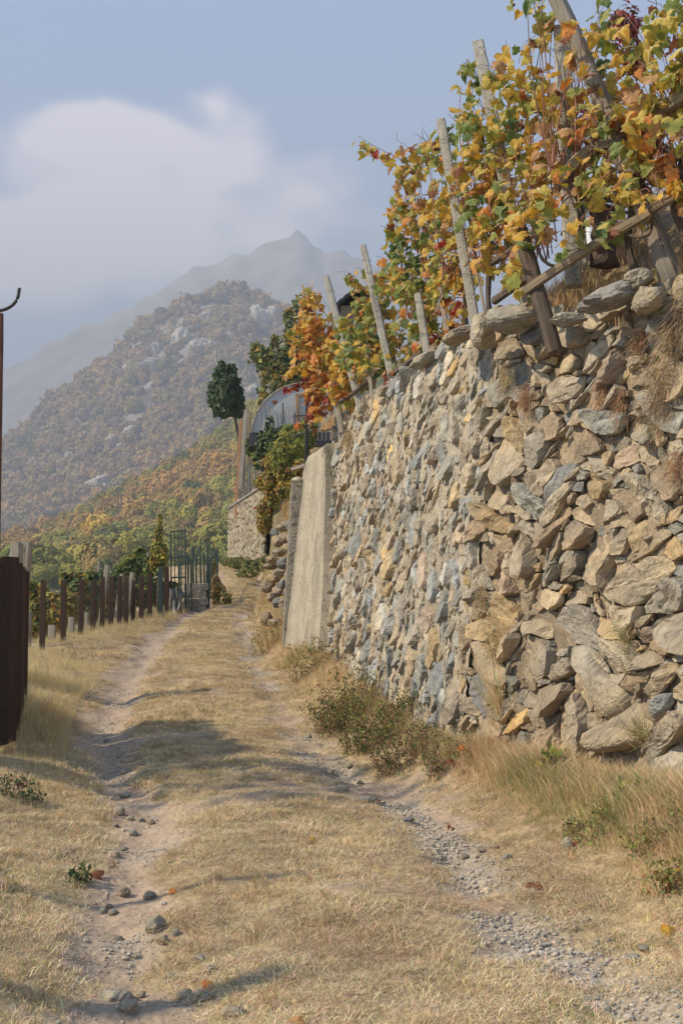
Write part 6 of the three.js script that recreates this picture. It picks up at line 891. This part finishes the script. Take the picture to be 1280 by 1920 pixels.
// loose stones on the road, each where the photograph shows it: px, py, half width, half height
{
  const R = rng(610), big = [
    [292, 1738, 22, 17, GRY, 'rounded grey stone standing proud in the left rut, largest nearby'], [216, 1757, 26, 10, GBR, 'flat grey stone half buried left of the largest rut stone'], [214, 1872, 36, 15, GRY, 'long flat stone near the lower left corner of the road'], [240, 1899, 22, 14, GBR, 'squat stone touching the long flat stone'], [440, 1897, 27, 14, TAN, 'smooth tan stone alone on the straw edge at the bottom'], [346, 1864, 16, 11, TAN, 'pale tan stone beside the orange red fallen leaf'], [321, 1831, 14, 11, GRY, 'small grey stone in the shadow band across the left rut'], [394, 1818, 12, 10, PAL, 'pale chip of stone at the right end of the lower shadow band'],
    [224, 1520, 13, 12, GRY, 'upright grey stone above the pebble cluster in the left rut'], [235, 1488, 10, 7, GRY, 'pale stone farthest up the shaded left rut'], [280, 1680, 14, 10, GBR, 'grey brown stone beside the small orange leaf'], [231, 1669, 14, 9, BRN, 'brown stone below the curled brown leaf'], [1185, 1796, 17, 9, BLU, 'dark flat stone at the lower end of the gravel strip'], [1063, 1585, 11, 15, PAL, 'pale upright stone beside the red leaf on the right verge'], [1115, 1770, 14, 9, GRY, 'grey stone among gravel up and left of the dark flat stone'], [350, 1764, 13, 6, PNK, 'thin flat stone right of the largest rut stone'], [765, 1543, 12, 6, DKB, 'dark mossy stone at the top of the gravel strip'], [690, 1500, 22, 8, BLU, 'flat grey slab lying in the right rut'], [640, 1478, 16, 8, GRY, 'grey stone up the rut from the flat slab'],
  ];
  big.forEach(([px, py, w, h, c, label], k) => { const p = onPixel(px, py + h * 0.5), d = -p.z, W = w / FPX * d, Hh = h / FPX * d; p.y += Hh * 0.30; const m = solo('rock', slabGeo(W, Hh * 1.15, W * 0.8, 900 + k * 3, c.map((v) => v * 0.92), 0.3), M.stone, label, 'rock', p); m.rotation.y = 0.4 * (R() - 0.5); });
  const small = [[218, 1552], [245, 1538], [265, 1543], [283, 1548], [250, 1566], [232, 1598], [214, 1606], [207, 1625], [205, 1701], [194, 1705], [212, 1712], [320, 1620], [252, 1795], [305, 1766], [330, 1752], [375, 1800], [265, 1880], [390, 1872], [1080, 1745], [1140, 1768], [1205, 1782], [1100, 1730], [900, 1595], [930, 1590], [950, 1612], [870, 1604], [655, 1440], [620, 1450], [675, 1470], [580, 1385], [600, 1400], [730, 1515], [708, 1506], [225, 1420], [210, 1360], [200, 1390], [232, 1455]];
  const shapes = [0, 1, 2, 3, 4].map((k) => slabGeo(0.03, 0.02, 0.026, 950 + k, [GRY, GBR, PAL, TAN, BLU][k].map((v) => v * 0.92), 0.2));
  small.forEach(([px, py], k) => { const p = onPixel(px, py); p.y += 0.008; const m = solo('small_stone', shapes[k % 5], M.stone, 'small loose stone lying in a wheel rut of the dirt road', 'stone', p, 'small loose stones in the ruts'); m.scale.setScalar(0.65 + 0.7 * R()); m.rotation.y = R() * 6; });
  // fallen vine leaves
  [[1243, 1756, 0.105, 'gold', 'big golden fallen leaf in the lower right corner'], [1002, 1660, 0.085, 'brown', 'curled brown leaf lying across the gravel strip'], [1071, 1586, 0.06, 'red', 'red leaf leaning on the pale upright stone'], [846, 1553, 0.045, 'brown', 'small brown leaf at the bank edge right of the gravel strip top'], [582, 1578, 0.05, 'gold', 'narrow yellow leaf alone on the straw in the middle of the road'], [172, 1652, 0.085, 'brown', 'large curled brown leaf beside the green sprig'], [317, 1678, 0.045, 'orange', 'small orange leaf in the dark shadow line'], [380, 1856, 0.04, 'orange', 'orange red leaf lying right of the pale tan stone'], [207, 1622, 0.045, 'orange', 'orange leaf at the edge of the pebbles in the left rut'], [850, 1462, 0.08, 'brown', 'brown leaf caught in the grass at the end of the shrubs'], [866, 1440, 0.06, 'orange', 'orange leaf just above the brown leaf in the grass'], [560, 1930, 0.05, 'tan', 'tan leaf at the bottom edge of the road'], [940, 1330, 0.05, 'rust', '']].forEach(([px, py, s, c, label], k) => { if (!label) return; const p = onPixel(px, py); p.y += 0.018 + (py < 1480 ? 0.12 : 0); const m = solo('fallen_leaf', grape[3 + k % 3 === 4 ? 3 : [3, 5, 2][k % 3]], leafMat[c], label, 'leaf', p); m.scale.setScalar(s); m.rotation.set(-1.25 + 0.5 * R(), R() * 1.2 - 0.6, R() * 6.28); });
}
// bushy weeds at the foot of the wall, and single herbs in the verges
{
  function weed(label, px, py, w, h, n, size, pal, seed, name = 'weed_bush', lean = -0.25) {
    const R = rng(seed), p = onPixel(px, py), d = -p.z, t = thing(name, label, 'bush', p), W = w / FPX * d, Hh = h / FPX * d, st = new Bag(), lv = new Bag(), m = Math.max(5, Math.round(n / 26)), a = V(0, 0, 0), e = V(0, 0, 0);
    for (let k = 0; k < m; k++) {
      const x0 = (R() - 0.5) * 1.5 * W, z0 = (R() - 0.5) * W * 1.1, gy = groundH(p.x + x0, p.z + z0) - p.y, hh = Hh * (0.5 + 0.65 * R()) * (1 - 0.35 * Math.abs(x0 / W)), tip = V(x0 + (lean + R() - 0.5) * hh * 0.8, gy + hh, z0 + (R() - 0.4) * hh * 0.6), pts = curl3(V(x0, gy - 0.02, z0), tip, -0.02, R, 0.10, 6); st.tube(pts, pts.map((_, i) => 0.0028 - 0.0003 * i), 4, R() < 0.5 ? [1.0, 1.3, 1.1] : [1.6, 2.2, 1.8]);
      for (let j = 0; j < 26; j++) { const q = pts[1 + Math.floor(R() * 5.99)], c = pick(pal, R()).map((v) => v * (0.75 + 0.5 * R())), s = size * (0.5 + 0.9 * R()), o = V(q.x + (R() - 0.5) * 0.07, q.y + (R() - 0.5) * 0.06, q.z + (R() - 0.5) * 0.07); a.set(R() - 0.5, R() * 0.9 - 0.2, R() - 0.5).normalize(); e.set(R() - 0.5, R() - 0.5, R() - 0.5).cross(a).normalize(); const i = lv.v(o.x, o.y, o.z, c); lv.v(o.x + a.x * s * 0.5 + e.x * s * 0.28, o.y + a.y * s * 0.5 + e.y * s * 0.28, o.z + a.z * s * 0.5 + e.z * s * 0.28, c); lv.v(o.x + a.x * s, o.y + a.y * s, o.z + a.z * s, c); lv.v(o.x + a.x * s * 0.5 - e.x * s * 0.28, o.y + a.y * s * 0.5 - e.y * s * 0.28, o.z + a.z * s * 0.5 - e.z * s * 0.28, c); lv.tri(i, i + 1, i + 2); lv.tri(i, i + 2, i + 3); }
    }
    part('stem', st.geo(), M.cane, t); part('foliage', lv.geo(), M.foliage, t);
  }
  const wp = [[C.olive, 5], [C.green, 3.5], [C.dgreen, 2], [C.brown, 0.8], [C.lime, 1.2], [C.dead, 1.2], [GO, 2]];
  weed('ragged green and brown weeds below the foot of the concrete panel', 590, 1262, 50, 66, 900, 0.035, [[C.olive, 3], [C.straw, 2], [C.green, 2], [C.yellow, 0.8], [C.dead, 2]], 1);
  weed('tallest dark green weed clump at the foot of the mortared wall', 660, 1345, 74, 84, 2000, 0.027, wp, 2); weed('bushy weeds sprawling over the verge in front of the tallest clump', 640, 1372, 60, 64, 1300, 0.03, wp, 3); weed('dense olive weeds against the dark stones of the mortared wall', 735, 1370, 76, 74, 1800, 0.027, wp, 4); weed('spiky brownish weeds between the dark stones and the shaded verge', 770, 1432, 74, 68, 1500, 0.025, [[C.olive, 3], [C.green, 2], [C.dgreen, 2], [C.brown, 3], [C.dead, 2]], 5); weed('thin weeds at the right end of the shrub strip by the wall seam', 842, 1440, 54, 58, 900, 0.024, [[C.olive, 3], [C.dead, 3], [C.green, 1.5], [C.straw, 2]], 6); weed('low weeds filling the middle of the shrub strip', 700, 1408, 64, 56, 1300, 0.03, wp, 7);
  weed('yellow flowered weeds at the foot of the pebbly pillar', 505, 1222, 46, 58, 900, 0.032, [[C.straw, 3], [C.yellow, 2], [C.olive, 3], [C.lime, 1]], 8); weed('straw coloured herb on the bank under the tumbled stones', 480, 1160, 26, 44, 420, 0.035, [[C.straw, 3], [C.olive, 2], [C.gold, 1]], 9);
  weed('bright green leafy herb with a pale yellow leaf under the boulders', 1050, 1452, 34, 44, 170, 0.065, [[C.green, 4], [C.lime, 3], [[0.16, 0.24, 0.06], 3], [C.yellow, 0.7]], 10, 'leafy_herb'); weed('small bright green herb between grasses on the right bank', 1185, 1500, 22, 26, 110, 0.05, [[[0.16, 0.26, 0.06], 3], [C.lime, 2]], 11, 'leafy_herb'); weed('dark tangled herbs at the right edge of the bank', 1120, 1560, 70, 34, 700, 0.022, [[C.olive, 4], [C.lime, 2], [GO, 4], [C.green, 1]], 12); weed('green spiny herbs spreading at the far right of the bank', 1235, 1580, 80, 40, 900, 0.024, [[C.olive, 3], [C.lime, 3], [GO, 4], [C.green, 1.5]], 13); weed('yellowing herb in the lower right corner of the bank', 1262, 1680, 44, 46, 420, 0.026, [[C.olive, 3], [C.gold, 1.5], [GO, 2], [C.straw, 1]], 14);
  weed('small dark green sprig beside the curled brown leaf on the left', 147, 1657, 14, 18, 80, 0.035, [[C.green, 3], [C.dgreen, 2]], 15, 'leafy_herb'); weed('dark green weeds in the shade at the foot of the plank gate', 34, 1500, 44, 34, 500, 0.026, [[C.dgreen, 3], [C.green, 3], [C.brown, 1]], 16); weed('dry seed heads in front of the first pickets', 150, 1240, 60, 44, 300, 0.025, [[C.dead, 3], [C.straw, 2]], 18);
}
// withered plants rooted in the joints of the walls
{
  function witherer(label, px, py, w, h, n, pal, seed, down = 0.9, len = 0.2) {
    const [u0, v0] = wallAtPixel(px, py), R = rng(seed), d = footAt(u0).d, base = wallPt(u0, v0, 0.04), t = thing('withered_plant', label, 'plant', base), b = new Bag(), W = w / FPX * d, Hh = h / FPX * d;
    for (let k = 0; k < n; k++) {
      const u = u0 + (R() + R() - 1) * W, v = v0 + (R() + R() - 1) * Hh, a = wallPt(clamp(u, 0.2, 13), v, 0.02), L = len * (0.35 + 0.9 * R()), f = footAt(clamp(u, 0.2, 13)), o = V(f.nx * 0.6 + (R() - 0.5) * 1.3, (R() - 0.4) - down * 0.6, f.nz * 0.6 + (R() - 0.5)).normalize(), c = pick(pal, R()).map((q) => q * (0.75 + 0.5 * R())), m = a.clone().addScaledVector(o, L * 0.5), e = a.clone().addScaledVector(o, L); m.y += 0.012; e.y -= down * L * 0.6; const wv = V(R() - 0.5, R() - 0.5, R() - 0.5).normalize().multiplyScalar(0.0018);
      const i = b.v(a.x - wv.x - base.x, a.y - wv.y - base.y, a.z - wv.z - base.z, c); b.v(a.x + wv.x - base.x, a.y + wv.y - base.y, a.z + wv.z - base.z, c); b.v(m.x + wv.x - base.x, m.y + wv.y - base.y, m.z + wv.z - base.z, c); b.v(m.x - wv.x - base.x, m.y - wv.y - base.y, m.z - wv.z - base.z, c); b.v(e.x - base.x, e.y - base.y, e.z - base.z, c); b.quad(i, i + 1, i + 2, i + 3); b.tri(i + 3, i + 2, i + 4);
    }
    part('stalks', b.geo(), M.blades, t);
  }
  const dry = [[ST2, 3], [BR2, 3], [C.dead, 3], [ST, 2]], red = [[RD, 4], [C.rust, 3], [BR2, 2], [ST2, 1]];
  witherer('grey brown withered mat hanging at the top right of the dry wall', 1235, 740, 50, 90, 900, [[C.dead, 4], [ST2, 2], [BR2, 2], [RD, 1.5]], 1, 0.7, 0.13); witherer('rust red withered plant left of the hanging mat', 1165, 770, 22, 40, 320, red, 2, 0.6, 0.10); witherer('rusty creeper strand on the upper right of the dry wall', 1135, 720, 18, 60, 260, red, 3, 0.8, 0.12); witherer('straw tuft on the dry wall below the long layered slab', 950, 705, 40, 46, 420, dry, 4, 0.5, 0.12); witherer('brown tuft under the round stone near the wall seam', 985, 740, 26, 30, 260, red, 5, 0.8, 0.12); witherer('dry straw spilling over the wall seam at mid height', 905, 1120, 30, 44, 240, dry, 6, 0.5, 0.13); witherer('straw tuft in a joint low on the seam of the walls', 925, 1200, 30, 46, 240, [[ST, 3], [GO, 2], [BR2, 2]], 7, 0.3, 0.14); witherer('thin grass growing from a joint low in the boulders', 1205, 1385, 26, 26, 150, [[GO, 3], [ST, 2]], 8, -0.4, 0.2); witherer('straw wisps in the joints at the right edge of the dry wall', 1175, 1190, 26, 30, 200, [[ST, 3], [GO, 2]], 9, 0.2, 0.16); witherer('rust stained weeds among the top right stones', 1195, 640, 24, 40, 260, red, 10, 0.4, 0.12); witherer('dry mat on the earth at the upper right corner of the wall', 1260, 600, 40, 70, 900, [[C.dead, 3], [ST2, 3], [RD, 1]], 11, 0.6, 0.18); witherer('rusty weeds at the far right of the wall at mid height', 1270, 880, 20, 30, 220, red, 12, 0.7, 0.12);
  witherer('withered tuft in the mortared wall below its crown', 905, 770, 24, 44, 220, [[GO, 2], [BR2, 2], [C.dead, 2]], 13, 0.6, 0.12);  witherer('orange dry blades leaning at the foot of the orange stone', 935, 1330, 14, 50, 120, [[ORA.map((v) => v * 0.8), 2], [ST, 2]], 14, -0.9, 0.34); witherer('dry straw hanging over the top of the concrete panel', 618, 820, 20, 18, 240, dry, 15, 0.6, 0.2);
}

// ---------------------------------------------------------------- every mesh casts and receives shadow
scene.traverse((o) => { if (o.isMesh) { o.castShadow = true; o.receiveShadow = true; } });
renderer.render(scene, camera);
